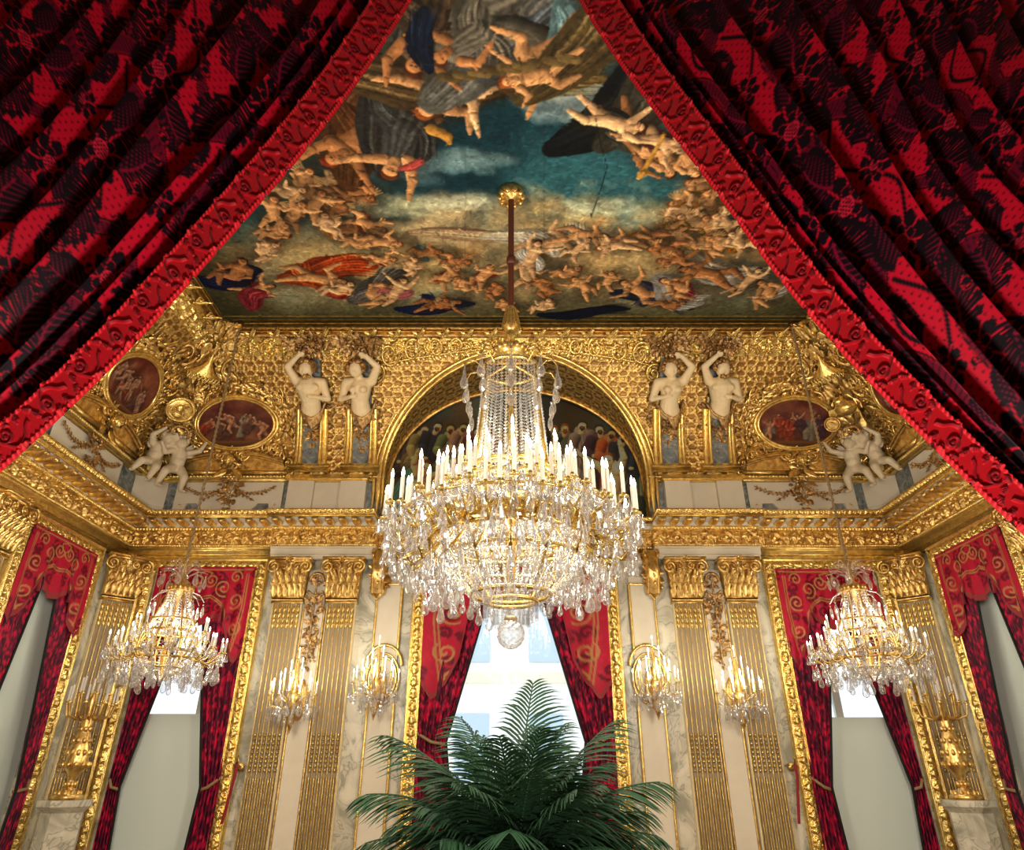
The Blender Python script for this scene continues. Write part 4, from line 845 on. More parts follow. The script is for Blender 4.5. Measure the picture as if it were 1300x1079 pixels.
for sg,nm in ((-1,'left'),(1,'right')):
    cwp=corner_warp(sg); fl=1 if sg<0 else -1
    m=MB(); box(m,-.27,.27,4.86,5.40,-.2,.10); box(m,-.29,.29,4.86,4.95,-.2,.13); box(m,-.24,.24,5.0,5.34,.1,.115)
    m.build('corner_pedestal',M['cream'],warp=corner_warp(sg,'flat',.14),smooth=False,label='chamfered cream block carrying the cherubs in the %s rear corner'%nm,cat='pedestal')
    m=MB(); box(m,-.31,.31,5.40,5.475,-.2,.16); TR+=1; m.build('trim_%d'%TR,M['goldb'],warp=corner_warp(sg,'flat',.14),kind='structure',smooth=False)
    # leafy ground of the corner
    m=MB(); r=random.Random(50+sg); zz=np.linspace(5.47,7.42,30); aa=np.linspace(-.42,.42,14); A,Z=np.meshgrid(aa,zz,indexing='ij'); grid(m,np.stack([A,Z,-.06-.3*(np.abs(A)/.42)**2],-1)); m.build('corner_ground',M['gold'],warp=cwp,label='gilded hollow corner strip behind the %s cherubs'%nm,cat='ornament')
    m=MB()
    for z,rx,rz,n in ((7.22,.42,.16,90),(6.95,.3,.12,50),(6.55,.32,.14,60),(6.15,.30,.16,40),(5.85,.34,.2,60)): cluster(m,0,z,rx,rz,n,.075,.10,None,.25,r)
    for s2 in (-1,1):
        for z,R in ((7.0,.13),(6.6,.12),(5.95,.13)): spiral(m,s2*.32,z,R,1.5,0,s2,.028,.10)
    m.build('corner_leafwork',M['gold'],warp=cwp,label='dense gilt leafwork climbing the %s rear corner to the ceiling'%nm,cat='ornament')
    T=Thing('shell_canopy','fringed gilt canopy high in the %s rear corner'%nm,'ornament',world_pt(cwp,0,6.84,.1))
    m=MB(); t=np.linspace(-1,1,24)
    P=np.stack([np.stack([.26*t*s,6.86+.12*(1-t**2)*(1-s)*2+.02+.0*t,.10+(.17*(s))*np.sqrt(1-.7*t**2)],-1) for s in (0.15,.4,.7,1.0)]); P[-1][:,1]-=.03; grid(m,P); T.part('hood',m,M['goldb'],cwp)
    m=MB()
    for j in range(9): a=-.8+1.6*j/8; tube(m,[(.26*a-.03,6.86,.10+.17*math.sqrt(1-.7*a*a)),(.26*a,6.79,.11+.17*math.sqrt(1-.7*a*a)),(.26*a+.03,6.86,.10+.17*math.sqrt(1-.7*a*a))],.014,6)
    T.part('fringe',m,M['goldb'],cwp)
    if sg<0:
        T=Thing('round_medallion','round gilt medallion with a carved profile above the left cherubs','ornament',world_pt(cwp,0,6.2,.05))
        m=MB(); t=np.linspace(0,2*PI,40,endpoint=False); tube(m,np.stack([-.08+.19*np.cos(t),6.38+.15*np.sin(t),np.full(40,.26)],1),.022,6,close=True)
        rr_=np.linspace(0,1,12)[:,None]; grid(m,np.stack([-.08+.19*rr_*np.cos(t),6.38+.15*rr_*np.sin(t),.25+.03*(1-rr_**2)+0*t],-1),wv=True); T.part('disc',m,M['goldb'],cwp)
        m=MB(); ell(m,(-.1,6.40,.29),(.06,.06,.035),12,8); ell(m,(-.1,6.31,.28),(.09,.045,.03),12,8); spiral(m,-.02,6.43,.05,1.3,0,1,.014,.30); spiral(m,-.18,6.36,.05,1.3,0,-1,.014,.30); spiral(m,-.01,6.34,.04,1.3,0,-1,.012,.30); T.part('profile_relief',m,M['goldb'],cwp)
    else:
        T=Thing('armour_trophy','gilt trophy of shield and helmet above the right cherubs','ornament',world_pt(cwp,0,6.1,.05))
        m=MB(); ell(m,(-.02,6.42,.22),(.16,.10,.12),16,10); ell(m,(.02,6.52,.24),(.09,.07,.09),14,10)
        for j in range(7): tube(m,[(.10+.02*j,6.45,.2),(.16+.015*j,6.33,.22),(.20+.01*j,6.22-.01*j,.18)],.016,5)
        T.part('helmet',m,M['goldb'],cwp)
        m=MB(); t=np.linspace(0,2*PI,30,endpoint=False)
        for R in (.11,.08,.045): tube(m,np.stack([.24+R*np.cos(t),6.27+.85*R*np.sin(t),np.full(30,.27)],1),.014,6,close=True)
        ell(m,(.24,6.27,.25),(.11,.095,.03),16,8); T.part('shield',m,M['gold'],cwp)
    # cherub pair
    for ci,(ca,cz,kk,ps,lb) in enumerate(((-.13*fl,5.56,1,0,'seated farther from the rear wall'),(.13*fl,5.56,-1,1,'standing, nearer the rear wall'))):
        ca=(-.18,.15)[ci]; off_h=.16 if ci==0 else .2
        T=Thing('cherub','grey-white plaster cherub in the %s corner, %s'%(nm,lb),'statue',world_pt(cwp,ca,cz-.3,off_h))
        f_=lambda v,ca=ca,cz=cz,cwp=cwp,off_h=off_h: cwp(np.stack([v[:,0]*1.25+ca,v[:,1]*1.2+cz,v[:,2]*1.15+off_h],1))
        T.part('body',cherub_fill(kk,ps),M['plaster'],f_)
        for s2 in (-1,1):
            T.part('wing',wing_mb(s2),M['plaster'],lambda v,f_=f_: f_(v*np.array([1,1,1])+np.array([.02,.17,.05])))
        h=MB(); r=random.Random(ci); hx=(.07 if ps==0 else .05)*kk; hy=.33 if ps==0 else .31
        for j in range(22): a=r.uniform(-.2,PI+.2); ell(h,(hx+.07*math.cos(a),hy+.025+.065*math.sin(a),.15+r.uniform(-.05,.03)),(.024,.024,.024),6,5)
        T.part('hair',h,M['plaster'],f_)
    m=MB(); t=np.linspace(0,2*PI,26,endpoint=False); r=random.Random(3)
    for j in range(46): a=j*2*PI/46; leaf(m,.02+.12*math.cos(a),6.08+.09*math.sin(a),a+1.2+r.uniform(-.6,.6),.07,.035,.02,.03,2,None,.34+r.uniform(-.02,.04))
    tube(m,np.stack([.02+.12*np.cos(t),6.08+.09*np.sin(t),np.full(26,.37)],1),.018,6,close=True)
    m.build('laurel_wreath',M['oldgold'],warp=cwp,label='gilt leaf wreath held up by the %s cherubs'%nm,cat='ornament')
# ------------------------------------------------------------------ lower wall: pilasters, capitals
def capital(m,a0,w,z0=3.68,z1=4.20,d=.10,r=None):
    """composite capital: two rows of leaves, corner volutes, moulded abacus"""
    r=r or random.Random(1); hw=w/2
    n=9; zz=np.linspace(z0,z1-.06,n)
    for a_,b_ in ((0,0),):
        flare=hw*.92+.05*np.linspace(0,1,n)**3; hh=d+.05+.05*np.linspace(0,1,n)**3
        P=np.stack([np.stack([a0+s*flare,zz,q*hh],-1) for s,q in ((-1,0),(-1,1),(1,1),(1,0))]); grid(m,P)
    for row,(n_,zb_,L_,W_,c_) in enumerate(((6,.01,.17,.075,.09),(5,.10,.20,.085,.12),(6,.20,.17,.07,.10))):
        for j in range(n_):
            x=a0+(j-(n_-1)/2)*w*.98/n_
            leaf(m,x,z0+zb_,PI/2,L_,W_,.05,c_,4,None,d+.05+.01*row)
            for s in (-1,1): leaf(m,x+s*.01,z0+zb_+.03,PI/2+s*.75,L_*.5,W_*.5,.03,.05,2,None,d+.06+.01*row)
            ell(m,(x,z0+zb_+L_*.98,d+.05+c_+.02),(W_*.35,.016,.018),6,5)
    for s in (-1,1):
        spiral(m,a0+s*hw*.92,z1-.13,.085,1.7,PI/2,-s,.022,d+.15); leaf(m,a0+s*hw*.5,z0+.25,PI/2-s*.6,.2,.09,.04,.08,3,None,d+.08)
        spiral(m,a0+s*hw*.36,z1-.12,.05,1.5,PI/2,s,.016,d+.14)
    cluster(m,a0,z1-.17,.07,.06,14,.045,.05,None,.4,r)
    for q,(zz0,zz1,e) in enumerate(((z1-.06,z1-.03,.06),(z1-.03,z1,.09))): box(m,a0-hw-e*.6,a0+hw+e*.6,zz0,zz1,0,d+.10+e)
    V0=MB(); rosette(V0,a0,z1-.035,.055,.03,5); [m.add(v_+np.array([0,0,d+.2]),l_.reshape(-1,4)) for v_,l_ in ((np.concatenate(V0.v),np.concatenate(V0.l)),)]
    for v in m.v[-6:]: pass
    rv=MB(); return m
def pilaster(side_warp,a0,w,label,zb=.25,nf=6,name='fluted_pilaster',d=.09):
    T=Thing(name,label,'pilaster',world_pt(side_warp,a0,zb,0)); hw=w/2
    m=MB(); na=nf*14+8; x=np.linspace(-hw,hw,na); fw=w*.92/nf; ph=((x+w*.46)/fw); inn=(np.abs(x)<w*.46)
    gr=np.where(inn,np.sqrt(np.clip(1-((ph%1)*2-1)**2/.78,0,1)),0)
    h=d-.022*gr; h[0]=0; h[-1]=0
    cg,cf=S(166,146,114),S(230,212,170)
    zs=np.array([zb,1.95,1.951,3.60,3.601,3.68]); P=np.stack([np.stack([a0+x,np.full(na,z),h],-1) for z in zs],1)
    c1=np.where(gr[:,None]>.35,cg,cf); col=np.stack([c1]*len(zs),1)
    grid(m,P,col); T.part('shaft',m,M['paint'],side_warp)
    m=MB()
    for j in range(nf+1):
        xx=a0-w*.46+fw*j; tube(m,[(xx,zb,d),(xx,3.62,d)],.0055,5)
    for j in range(nf):
        xx=a0-w*.46+fw*(j+.5)
        for k in range(9): ell(m,(xx,1.98-k*.05,d),(.014,.022,.012),6,5)
        tube(m,[(xx,1.5,d-.004),(xx,.3,d-.004)],.009,6)
        for k in range(4): leaf(m,xx,3.60-.07*k,-PI/2,.10,.035,.015,.01,1,None,d-.01)
    T.part('gilt_fluting',m,M['goldb'],side_warp)
    m=MB(); box(m,a0-hw*1.08,a0+hw*1.08,3.625,3.65,0,d+.03); tube(m,[(a0-hw*1.05,3.67,d+.02),(a0+hw*1.05,3.67,d+.02)],.018,8); capital(m,a0,w*1.16,3.69,4.235,d)
    T.part('capital',m,M['gold'],side_warp)
    return T
wb=wall_warp('back')
for a0,w,lb in ((-3.185,.41,'fluted gilt pilaster right beside the frame of the rear left window'),(-2.43,.41,'fluted gilt pilaster to the right of the left leaf drop'),(2.40,.41,'fluted gilt pilaster to the left of the right leaf drop'),(3.16,.41,'fluted gilt pilaster left beside the frame of the rear right window')): pilaster(wb,a0,w,lb)
for sg,nm in ((-1,'left'),(1,'right')):
    pilaster(corner_warp(sg,'flat',.03),0,.42,'darker fluted pilaster set across the %s rear corner'%nm)
    pilaster(wall_warp(nm),7.33,.44,'fluted pilaster on the %s side wall nearer the draped curtain'%nm)
# stone strips: raised marble slips next to pilasters, cream panels
def slab(side,a0,a1,z0,z1,h0,h1,matn,name,label,cat='panel',r=.0):
    m=MB(); box(m,a0,a1,z0,z1,h0,h1); return m.build(name,M[matn],warp=wall_warp(side),smooth=False,label=label,cat=cat)
for i,a0 in enumerate((-2.81,2.78)):
    s='left' if i==0 else 'right'
    m=MB(); box(m,a0-.13,a0+.13,.6,4.1,0,.05); o=m.build('cream_panel',M['cream'],warp=wb,smooth=False,label='tall cream wall panel between the %s pair of fluted pilasters'%s,cat='panel')
    m=MB()
    for s2 in (-1,1): tube(m,[(a0+s2*.145,.6,.05),(a0+s2*.145,3.55,.05)],.014,6)
    TR+=1; m.build('trim_%d'%TR,M['gold'],warp=wb,kind='structure')
    # flower drop with ribbon
    T=Thing('flower_drop','gilt drop of flowers tied with a ribbon between the %s pair of pilasters'%s,'ornament',world_pt(wb,a0,2.85,.05))
    m=MB(); r=random.Random(12+i); z=4.04
    t=np.linspace(0,PI,10); tube(m,np.stack([a0+.10*np.cos(t),3.92+.12*np.sin(t),np.full(10,.09)],1),.022,6)
    cluster(m,a0,3.93,.08,.08,22,.05,.10,None,.5,r); cluster(m,a0,3.6,.11,.14,46,.055,.12,None,.5,r); cluster(m,a0,3.28,.07,.1,26,.05,.10,None,.4,r); cluster(m,a0,3.08,.09,.12,34,.05,.10,None,.4,r); cluster(m,a0,2.88,.05,.1,18,.045,.08,None,.3,r)
    tube(m,[(a0,4.0,.08),(a0,2.82,.07)],.012,6)
    T.part('flowers',m,M['oldgold'],lambda v: wb(v+np.array([0,0,.02])))
    m=MB(); 
    for s2 in (-1,1):
        tube(m,[(a0,3.72,.10),(a0+s2*.10,3.79,.11),(a0+s2*.13,3.72,.10),(a0+s2*.05,3.68,.09),(a0+s2*.12,3.58,.08),(a0+s2*.07,3.48,.08)],[.012,.018,.016,.012,.016,.008],6)
    T.part('ribbon',m,M['oldgold'],wb)
for sg,nm in ((-1,'left'),(1,'right')):
    a0=sg*1.775
    m=MB(); box(m,a0-.17,a0+.17,.5,4.0,0,.045); m.build('cream_panel',M['cream'],warp=wb,smooth=False,label='narrow cream panel with gilt edging just %s of the centre window'%nm,cat='panel')
    m=MB()
    for s2 in (-1,1):
        for z0,z1 in ((2.95,3.9),(.5,2.35)): tube(m,[(a0+s2*.17,z0,.05),(a0+s2*.17,z1,.05)],.018,6)
    tube(m,[(a0-.17,3.9,.05),(a0+.17,3.9,.05)],.018,6)
    t=np.linspace(0,PI,20); tube(m,np.stack([a0+.24*np.cos(t),2.82+.26*np.sin(t),np.full(20,.06)],1),.022,8)
    t=np.linspace(0,2*PI,40,endpoint=False)
    for R in (.18,.215): tube(m,np.stack([a0+R*np.cos(t),2.66+1.45*R*np.sin(t),np.full(40,.06)],1),.014,6,close=True)
    TR+=1; m.build('trim_%d'%TR,M['goldb'],warp=wb,kind='structure')
    # gilt console bracket at the break of the entablature
    T=Thing('scroll_console','gilt scroll console under the cornice break, just %s of the great chandelier'%nm,'bracket',world_pt(wb,sg*1.93,3.72,0))
    m=MB(); a1=sg*1.93; t=np.linspace(0,1,24); z=4.36-.62*t; hh=.10+.16*np.sin(t*PI*.9)**1.0*(1-.4*t)+.04
    P=np.stack([np.stack([np.full(24,a1+q),z,hh*s_],-1) for q,s_ in ((-.09,0),(-.09,1),(-.05,1.15),(0,1.0),(.05,1.15),(.09,1),(.09,0))]); grid(m,P)
    for q in (-.09,.09):
        tt=np.linspace(0,1,20)
        tube(m,np.stack([np.full(20,a1+q),4.28+.09*(1-tt)*np.sin(9*tt),.2+.09*(1-tt)*np.cos(9*tt)],1),.018,5); tube(m,np.stack([np.full(20,a1+q),3.80+.06*(1-tt)*np.sin(9*tt),.14+.06*(1-tt)*np.cos(9*tt)],1),.015,5)
    r=random.Random(2); cluster(m,a1,4.02,.08,.24,44,.06,.30,None,.3,r); leaf(m,a1,3.86,-PI/2,.2,.16,.05,.05,4,None,.12)
    T.part('scroll',m,M['gold'],wb)
# ------------------------------------------------------------------ carved picture-style frames round the windows
def wframe(side,a0,a1,z1,fw,label,zb=.3):
    ww=wall_warp(side); T=Thing('window_surround',label,'frame',world_pt(ww,(a0+a1)/2,zb,0))
    def run(m,p0,dirv,nv,L,miter0,miter1,inner):
        ns=26; s=np.linspace(0,1,ns); nu=int(L/.011); u=np.linspace(0,L,nu); U,Sx=np.meshgrid(u,s,indexing='ij')
        prof=np.interp(s,[0,.03,.12,.16,.22,.8,.84,.93,1],[0,.09,.10,.05,.06,.06,.045,.085,.0]); car=((s>.2)&(s<.82))
        h=prof[None]+np.where(car[None],.042*smp(T_lf,U/.15,(Sx-.2)/.62*.98+.01),0)
        w=Sx*fw; Uc=np.clip(U,w*miter0,L-w*miter1)
        A=p0[0]+dirv[0]*Uc+nv[0]*w; B=p0[1]+dirv[1]*Uc+nv[1]*w; grid(m,np.stack([A,B,h],-1))
    m=MB(); run(m,(a0,z1),(1,0),(0,-1),a1-a0,1,1,1); T.part('top_rail',m,M['goldb'],ww)
    m=MB(); run(m,(a0,zb),(0,1),(1,0),z1-zb,0,1,1); T.part('side_rail',m,M['goldb'],ww)
    m=MB(); run(m,(a1,zb),(0,1),(-1,0),z1-zb,0,1,1); T.part('side_rail',m,M['goldb'],ww)
    return T
wframe('back',-5.34,-3.54,4.26,.19,'carved gilt surround of the rear left window, behind the left chandelier')
wframe('back',3.54,5.34,4.26,.19,'carved gilt surround of the rear right window, behind the right chandelier')
wframe('back',-1.45,1.45,4.26,.19,'carved gilt surround of the centre window behind the palm')
wframe('left',7.66,9.39,4.26,.19,'carved gilt surround of the window on the left side wall')
wframe('right',7.66,9.39,4.26,.19,'carved gilt surround of the window on the right side wall')
# ------------------------------------------------------------------ windows: sash, panes, blinds
WN=0
def window(side,a0,a1,blind_top,mull,zt=WZ1,zb=WZ0,full=False):
    global WN; WN+=1; ww=wall_warp(side); o=empty('window_%d'%WN,world_pt(ww,(a0+a1)/2,zb,-.15),None,None); o['kind']='structure'
    L=np.array(o.location)
    def P(name,m,mt,**k): return m.build(name,mt,parent=o,warp=shift_warp(L,0,ww),smooth=False,**k)
    m=MB()
    for (x0,x1,z0,z1) in [(a0,a0+.07,zb,zt),(a1-.07,a1,zb,zt),(a0,a1,zt-.07,zt),(a0,a1,zb,zb+.08)]+[(x-.05,x+.05,zb,zt) for x in mull]: box(m,x0,x1,z0,z1,-.2,-.13)
    P('sash',m,M['sash'])
    if not full:
        m=MB(); box(m,a0,a1,zb,zt,-.17,-.165); P('pane',m,M['glass'])
    m=MB(); z=blind_top
    box(m,a0+.02,a1-.02,zb,z,-.125,-.118); P('blind',m,M['blind'])
window('back',-WX1,-WX0,2.24,[-4.20]); window('back',WX0,WX1,2.20,[4.30])
window('back',-CWX,CWX,.6,[],WZ1); window('left',SY0,SY1,3.95,[8.5],full=True); window('right',SY0,SY1,3.95,[8.5],full=True)
m=MB(); box(m,-CWX,CWX,3.05,3.12,10.10,10.2); TR+=1; m.build('trim_%d'%TR,M['sash'],kind='structure',smooth=False)
M['courtglass']=mat('blue_grey_glazing',(.50,.60,.66),.3)
# the pale building across the court, seen through the centre window
m=MB(); box(m,-9,9,30,30.4,0,16.5); 
fac=m; FT=Thing('facade_across_court','pale building across the court seen through the centre window','building',(0,30,0))
fw_=MB(); [box(fw_,-9,9,29.7,30,z,z+.35) for z in (4.6,8.6,12.6)]; FT.part('string_course',fw_,M['cream'],smooth=False)
for x_ in (-4.5,-1.6,1.3,4.2):
    for z_ in (1.2,5.4,9.4):
        fw_=MB(); box(fw_,x_-.65,x_+.65,29.93,29.99,z_,z_+2.3); FT.part('window',fw_,M['courtglass'],smooth=False)
o=FT.part('wall',fac,mat('pale_limewash',(.88,.86,.78),.9),smooth=False)
# ------------------------------------------------------------------ figured velvet
RD,DK,MD,RL=S(204,12,42),S(20,5,14),S(92,6,30),S(222,34,62)
T_dm=Cv(560,700,RD,wrap=True); r6=random.Random(66); cvd=T_dm
for j in range(0,700,13):
    for i in range(0,560,14): cvd.seg((i+(7 if (j//13)%2 else 0),j),(i+(7 if (j//13)%2 else 0)+.1,j),2.3,2.3,MD*.9,sh=0)
def acan(x,y,a,L,Wd,bend=.5):
    """oak-like velvet leaf on a bent rib"""
    n=7; rib=[]; px,py,ang=x,y,a
    for i in range(n+1):
        rib.append((px,py,ang)); px+=L/n*math.cos(ang); py+=L/n*math.sin(ang); ang+=bend/n
    lob=[]
    for i in range(n):
        q=i/n; l=Wd*(.35+.75*math.sin(PI*(.22+.72*q)))*.62
        for sg in (-1,1):
            b=rib[i][2]+sg*(1.15-.45*q); ex,ey=rib[i][0]+l*math.cos(b),rib[i][1]+l*math.sin(b); lob.append((rib[i],ex,ey,b,sg,l))
            cvd.seg(rib[i][:2],(ex,ey),Wd*.10,Wd*.115,DK,sh=0)
            for db,ll in ((-.55,.30),(.0,.42),(.55,.30)):
                cvd.seg((ex,ey),(ex+l*ll*math.cos(b+db),ey+l*ll*math.sin(b+db)),Wd*.10,Wd*.065,DK,sh=0)
    cvd.path([r[:2] for r in rib],np.linspace(Wd*.17,Wd*.10,n+1),DK,sh=0)
    for (r0,ex,ey,b,sg,l) in lob: cvd.seg(r0[:2],(ex+.1*l*math.cos(b),ey+.1*l*math.sin(b)),1.5,.7,MD*1.25,sh=0)
    cvd.path([r[:2] for r in rib],np.linspace(2.6,1,n+1),MD*1.5,sh=0)
def flower(x,y,R):
    for k in range(8):
        a=k*2*PI/8+.2
        for da,q in ((-.17,.70),(.17,.70),(0,.82)): cvd.seg((x+.4*R*math.cos(a),y+.4*R*math.sin(a)),(x+q*R*math.cos(a+da),y+q*R*math.sin(a+da)),R*.16,R*.15,DK,sh=0)
    for k in range(8):
        a=(k+.5)*2*PI/8+.2; cvd.path(crv([(x+.3*R*math.cos(a),y+.3*R*math.sin(a)),(x+.62*R*math.cos(a+.06),y+.62*R*math.sin(a+.06)),(x+.95*R*math.cos(a),y+.95*R*math.sin(a))],10),np.linspace(1.2,2.6,9)[:len(crv([(0,0),(1,0),(2,0)],10))] if 0 else 1.6,RD,sh=0)
    for k in range(6):
        a=k*2*PI/6; cvd.seg((x+.30*R*math.cos(a),y+.3*R*math.sin(a)),(x+.40*R*math.cos(a),y+.4*R*math.sin(a)),R*.17,R*.17,RD*.9,sh=0); cvd.seg((x+.30*R*math.cos(a),y+.3*R*math.sin(a)),(x+.40*R*math.cos(a),y+.4*R*math.sin(a)),R*.135,R*.14,DK,sh=0)
    cvd.seg((x,y),(x+.1,y),R*.27,R*.27,RL,sh=0)
    for i in range(-3,4):
        for j in range(-3,4):
            dx,dy=(i+.5*(j%2))*R*.10,j*R*.09
            if math.hypot(dx,dy)<R*.25: cvd.seg((x+dx,y+dy),(x+dx+.1,y+dy),R*.034,R*.034,DK,sh=0)
def ribbon(pts,w):
    q=crv(pts,110); n=len(q); ws=w*(.75+.35*np.sin(np.linspace(0,9,n)))
    cvd.path(q,ws+3.5,DK,sh=0); cvd.path(q,ws+.8,RD*.8,sh=0); cvd.path(q,ws-1,MD*1.15,sh=0); d=np.gradient(q,axis=0); d/=np.linalg.norm(d,axis=1)[:,None]+1e-6
    for i in range(0,n,2):
        nn=np.array([-d[i,1],d[i,0]])+d[i]*.4; a=q[i]-nn*ws[i]*.72; b=q[i]+nn*ws[i]*.72; cvd.seg(a,b,1.1,1.1,DK,sh=0,al=.8)
def stem(pts,w=3.2):
    cvd.path(crv(pts),w+1.8,RD*.85,sh=0); cvd.path(crv(pts),w,DK,sh=0)
def berry(x,y,R=11):
    cvd.seg((x,y),(x+.1,y),R*1.15,R*1.15,RD,sh=0); cvd.seg((x,y),(x+.1,y),R,R,DK,sh=0)
    a=r6.uniform(0,6); cvd.path([(x+R*.55*math.cos(a+q),y+R*.55*math.sin(a+q)) for q in np.linspace(0,2.4,7)],1.4,RD,sh=0)
_seg0=T_dm.seg
for qi,(OX,OY,FX) in enumerate(((0,0,1),(280,350,1),(560,12,-1),(280,338,-1))):
    T_dm.seg=(lambda p,q,*a,OX=OX,OY=OY,FX=FX,**k: _seg0((OX+FX*p[0],OY+p[1]),(OX+FX*q[0],OY+q[1]),*a,**k))
    ox=oy=0; z=qi*7
    ribbon([(-20,30+z),(80,20),(170,80),(190,170),(130,250),(40,290),(-10,370)],17)
    stem([(225,-40),(190,40),(225,110),(270,190),(250,260)]); stem([(60,150),(120,215),(95,290),(140,340)]); stem([(225,290),(180,240),(200,190)])
    acan(60,110,-2.2,88,58,.9); acan(115,140,-.9,80,50,-.8); acan(8,190,2.4,92,58,-.8); acan(85,215,1.2,90,56,.8); acan(262,70,-1.2,90,54,-.7); acan(240,100,.4,62,40,.6); acan(190,325,2.4,78,48,.7); acan(245,320,.9,80,50,-.6); acan(205,245,-2.2,60,40,.5)
    flower(58+4*qi,160,62-4*qi); flower(222,285,52+3*qi); flower(250,125,36)
    for b in ((150,60),(158,205),(12,70),(170,300),(110,325),(240,20),(20,275),(95,60),(210,150),(150,130),(135,20),(60,250)): berry(b[0],b[1],r6.uniform(6,10))
T_dm.seg=_seg0
dampat=T_dm

def ab_curtain(side):
    sg=-1 if side=='left' else 1
    if side=='left': E_=np.array([(640,-230),(597,-140),(520,0),(500,35),(440,118),(385,192),(325,260),(269,319),(192,412),(135,471),(82,520),(0,597),(-150,725),(-260,815)],float)
    else: E_=np.array([(660,-150),(738,0),(762,42),(800,100),(877,190),(954,302),(1031,405),(1100,476),(1151,530),(1200,579),(1298,675),(1440,800),(1560,900)],float)
    L=np.concatenate([[0],np.cumsum(np.hypot(*np.diff(E_,axis=0).T))]); 
    k=np.ones(41)/41; tt=np.linspace(0,1,240); ex=np.interp(tt*L[-1],L,E_[:,0]); ey=np.interp(tt*L[-1],L,E_[:,1])
    def sm(v): p=np.concatenate([v[0]-(v[20:0:-1]-v[0]) ,v,v[-1]-(v[-2:-22:-1]-v[-1])]); return np.convolve(p,k,'valid')
    ex,ey=sm(ex),sm(ey)
    if side=='left': lines=[0,44,78,110,190,262,330,400,470,545,620,720]; topk,botk=1.0,1.25
    else: lines=[0,40,72,98,170,250,320,392,455,530,610,720]; topk,botk=1.05,1.05
    ww_=np.concatenate([np.linspace(1,120,130,endpoint=False),np.linspace(120,720,430)]); nt=860
    # fold profile: crisp ridge at each line, soft hollow between
    li=np.array(lines,float); idx=np.clip(np.searchsorted(li,ww_,side='right')-1,0,len(li)-2); wd=li[idx+1]-li[idx]; sfr=(ww_-li[idx])/wd
    dep=np.where(wd<60,.0022,.0017)*wd; dep=np.where(ww_<lines[1],0,dep); Y_=1.42+dep*np.sin(PI*sfr**.62)**.85
    t=np.linspace(0,1,nt); exx=np.interp(t,tt,ex); eyy=np.interp(t,tt,ey)
    PXX=exx[None]+sg*ww_[:,None]*topk*(1-t)[None]*1.0; PYY=eyy[None]-ww_[:,None]*botk*(.12+.88*t)[None]
    u=(PXX-650)/FPX; v=(495-PYY)/FPX; b=np.maximum(CT-v*ST,.12); tq=1.42/b; X=u*tq+CAMX; Z=(ST+v*CT)*tq+CAMZ
    # undulate along the length so that folds soften
    und=.03*np.sin(t*7+ww_[:,None]*.012)*np.clip(ww_[:,None]/200,0,1)
    Yw=Y_[:,None]+und+0*X
    # cloth coordinates
    mid=nt//2; dx=np.diff(X[:,mid]); dz=np.diff(Z[:,mid]); dy=np.diff(Y_); cl=np.concatenate([[0],np.cumsum(np.sqrt((dx*dx+dz*dz)*.55+dy*dy))])
    de=np.sqrt(np.diff(X[60])**2+np.diff(Z[60])**2); al=np.concatenate([[0],np.cumsum(de)])
    col=dampat.sample(cl[:,None]/.90+0*X,al[None]/1.12+0*X)
    P=np.stack([X,Yw,Z],-1)
    th=.006; bk=P+np.array([0,th,0])
    nw=len(ww_); m=MB(); grid(m,P,col)
    zmin=Z.min()
    T=Thing('draped_curtain','dark red figured velvet curtain drawn aside, filling the upper %s of the view'%side,'curtain',(float(sg*1.2),1.42,float(max(zmin,.2))))
    T.part('cloth',m,M['velvet'])
    m=MB(); step=6; grid(m,(P+np.array([0,.012,0]))[::3,::6],S(70,8,20)); T.part('lining',m,M['paint'])
    # woven galloon sewn along the leading edge
    gw=40; wv=np.linspace(-6,gw,64); ntg=1500; t=np.linspace(0,1,ntg); exx=np.interp(t,tt,ex); eyy=np.interp(t,tt,ey)
    de=np.gradient(exx),np.gradient(eyy); n_=np.hypot(*de); nx,ny=de[1]/n_*sg*-1*-1,-de[0]/n_*sg
    if side=='left': nx,ny=-np.abs(de[1]/n_),-np.abs(de[0]/n_)
    else: nx,ny=np.abs(de[1]/n_),-np.abs(de[0]/n_)
    GX=exx[None]+wv[:,None]*nx[None]; GY=eyy[None]+wv[:,None]*ny[None]
    u=(GX-650)/FPX; v=(495-GY)/FPX; b=np.maximum(CT-v*ST,.12); tq=1.40/b; X=u*tq+CAMX; Z=(ST+v*CT)*tq+CAMZ
    al=np.concatenate([[0],np.cumsum(np.sqrt(np.diff(X[30])**2+np.diff(Z[30])**2))]); q=(wv+6)/(gw+6)
    hh=T_gl.sample(al[None]/.21+0*X,q[:,None]*.999+0*X)[...,0]
    ed=np.clip(1-np.abs(q-.08)/.075,0,1)+np.clip(1-np.abs(q-.93)/.06,0,1); tw=.5+.5*np.sin(al[None]*2*PI/.0125+q[:,None]*30)
    hgt=.010*hh+.009*ed[:,None]*(.45+.55*tw); frn=(q<.045)[:,None]
    Yg=1.395-hgt+.0*X
    edc=(ed>.15)[:,None]; kk=np.clip(hh*1.6,0,1)
    col=S(206,6,26)*(1-kk)[...,None]+S(140,0,18)*kk[...,None]; col=np.where(edc[...,None],S(226,26,40)*(.75+.35*tw)[...,None],col)
    m=MB(); grid(m,np.stack([X,Yg,Z],-1),col); T.part('galloon_trim',m,M['galloon'],label='bright red woven braid edging')
    m=MB(); 
    for q0 in (0,63): pass
    return T
T_gl=Cv(240,80,wrap=True)
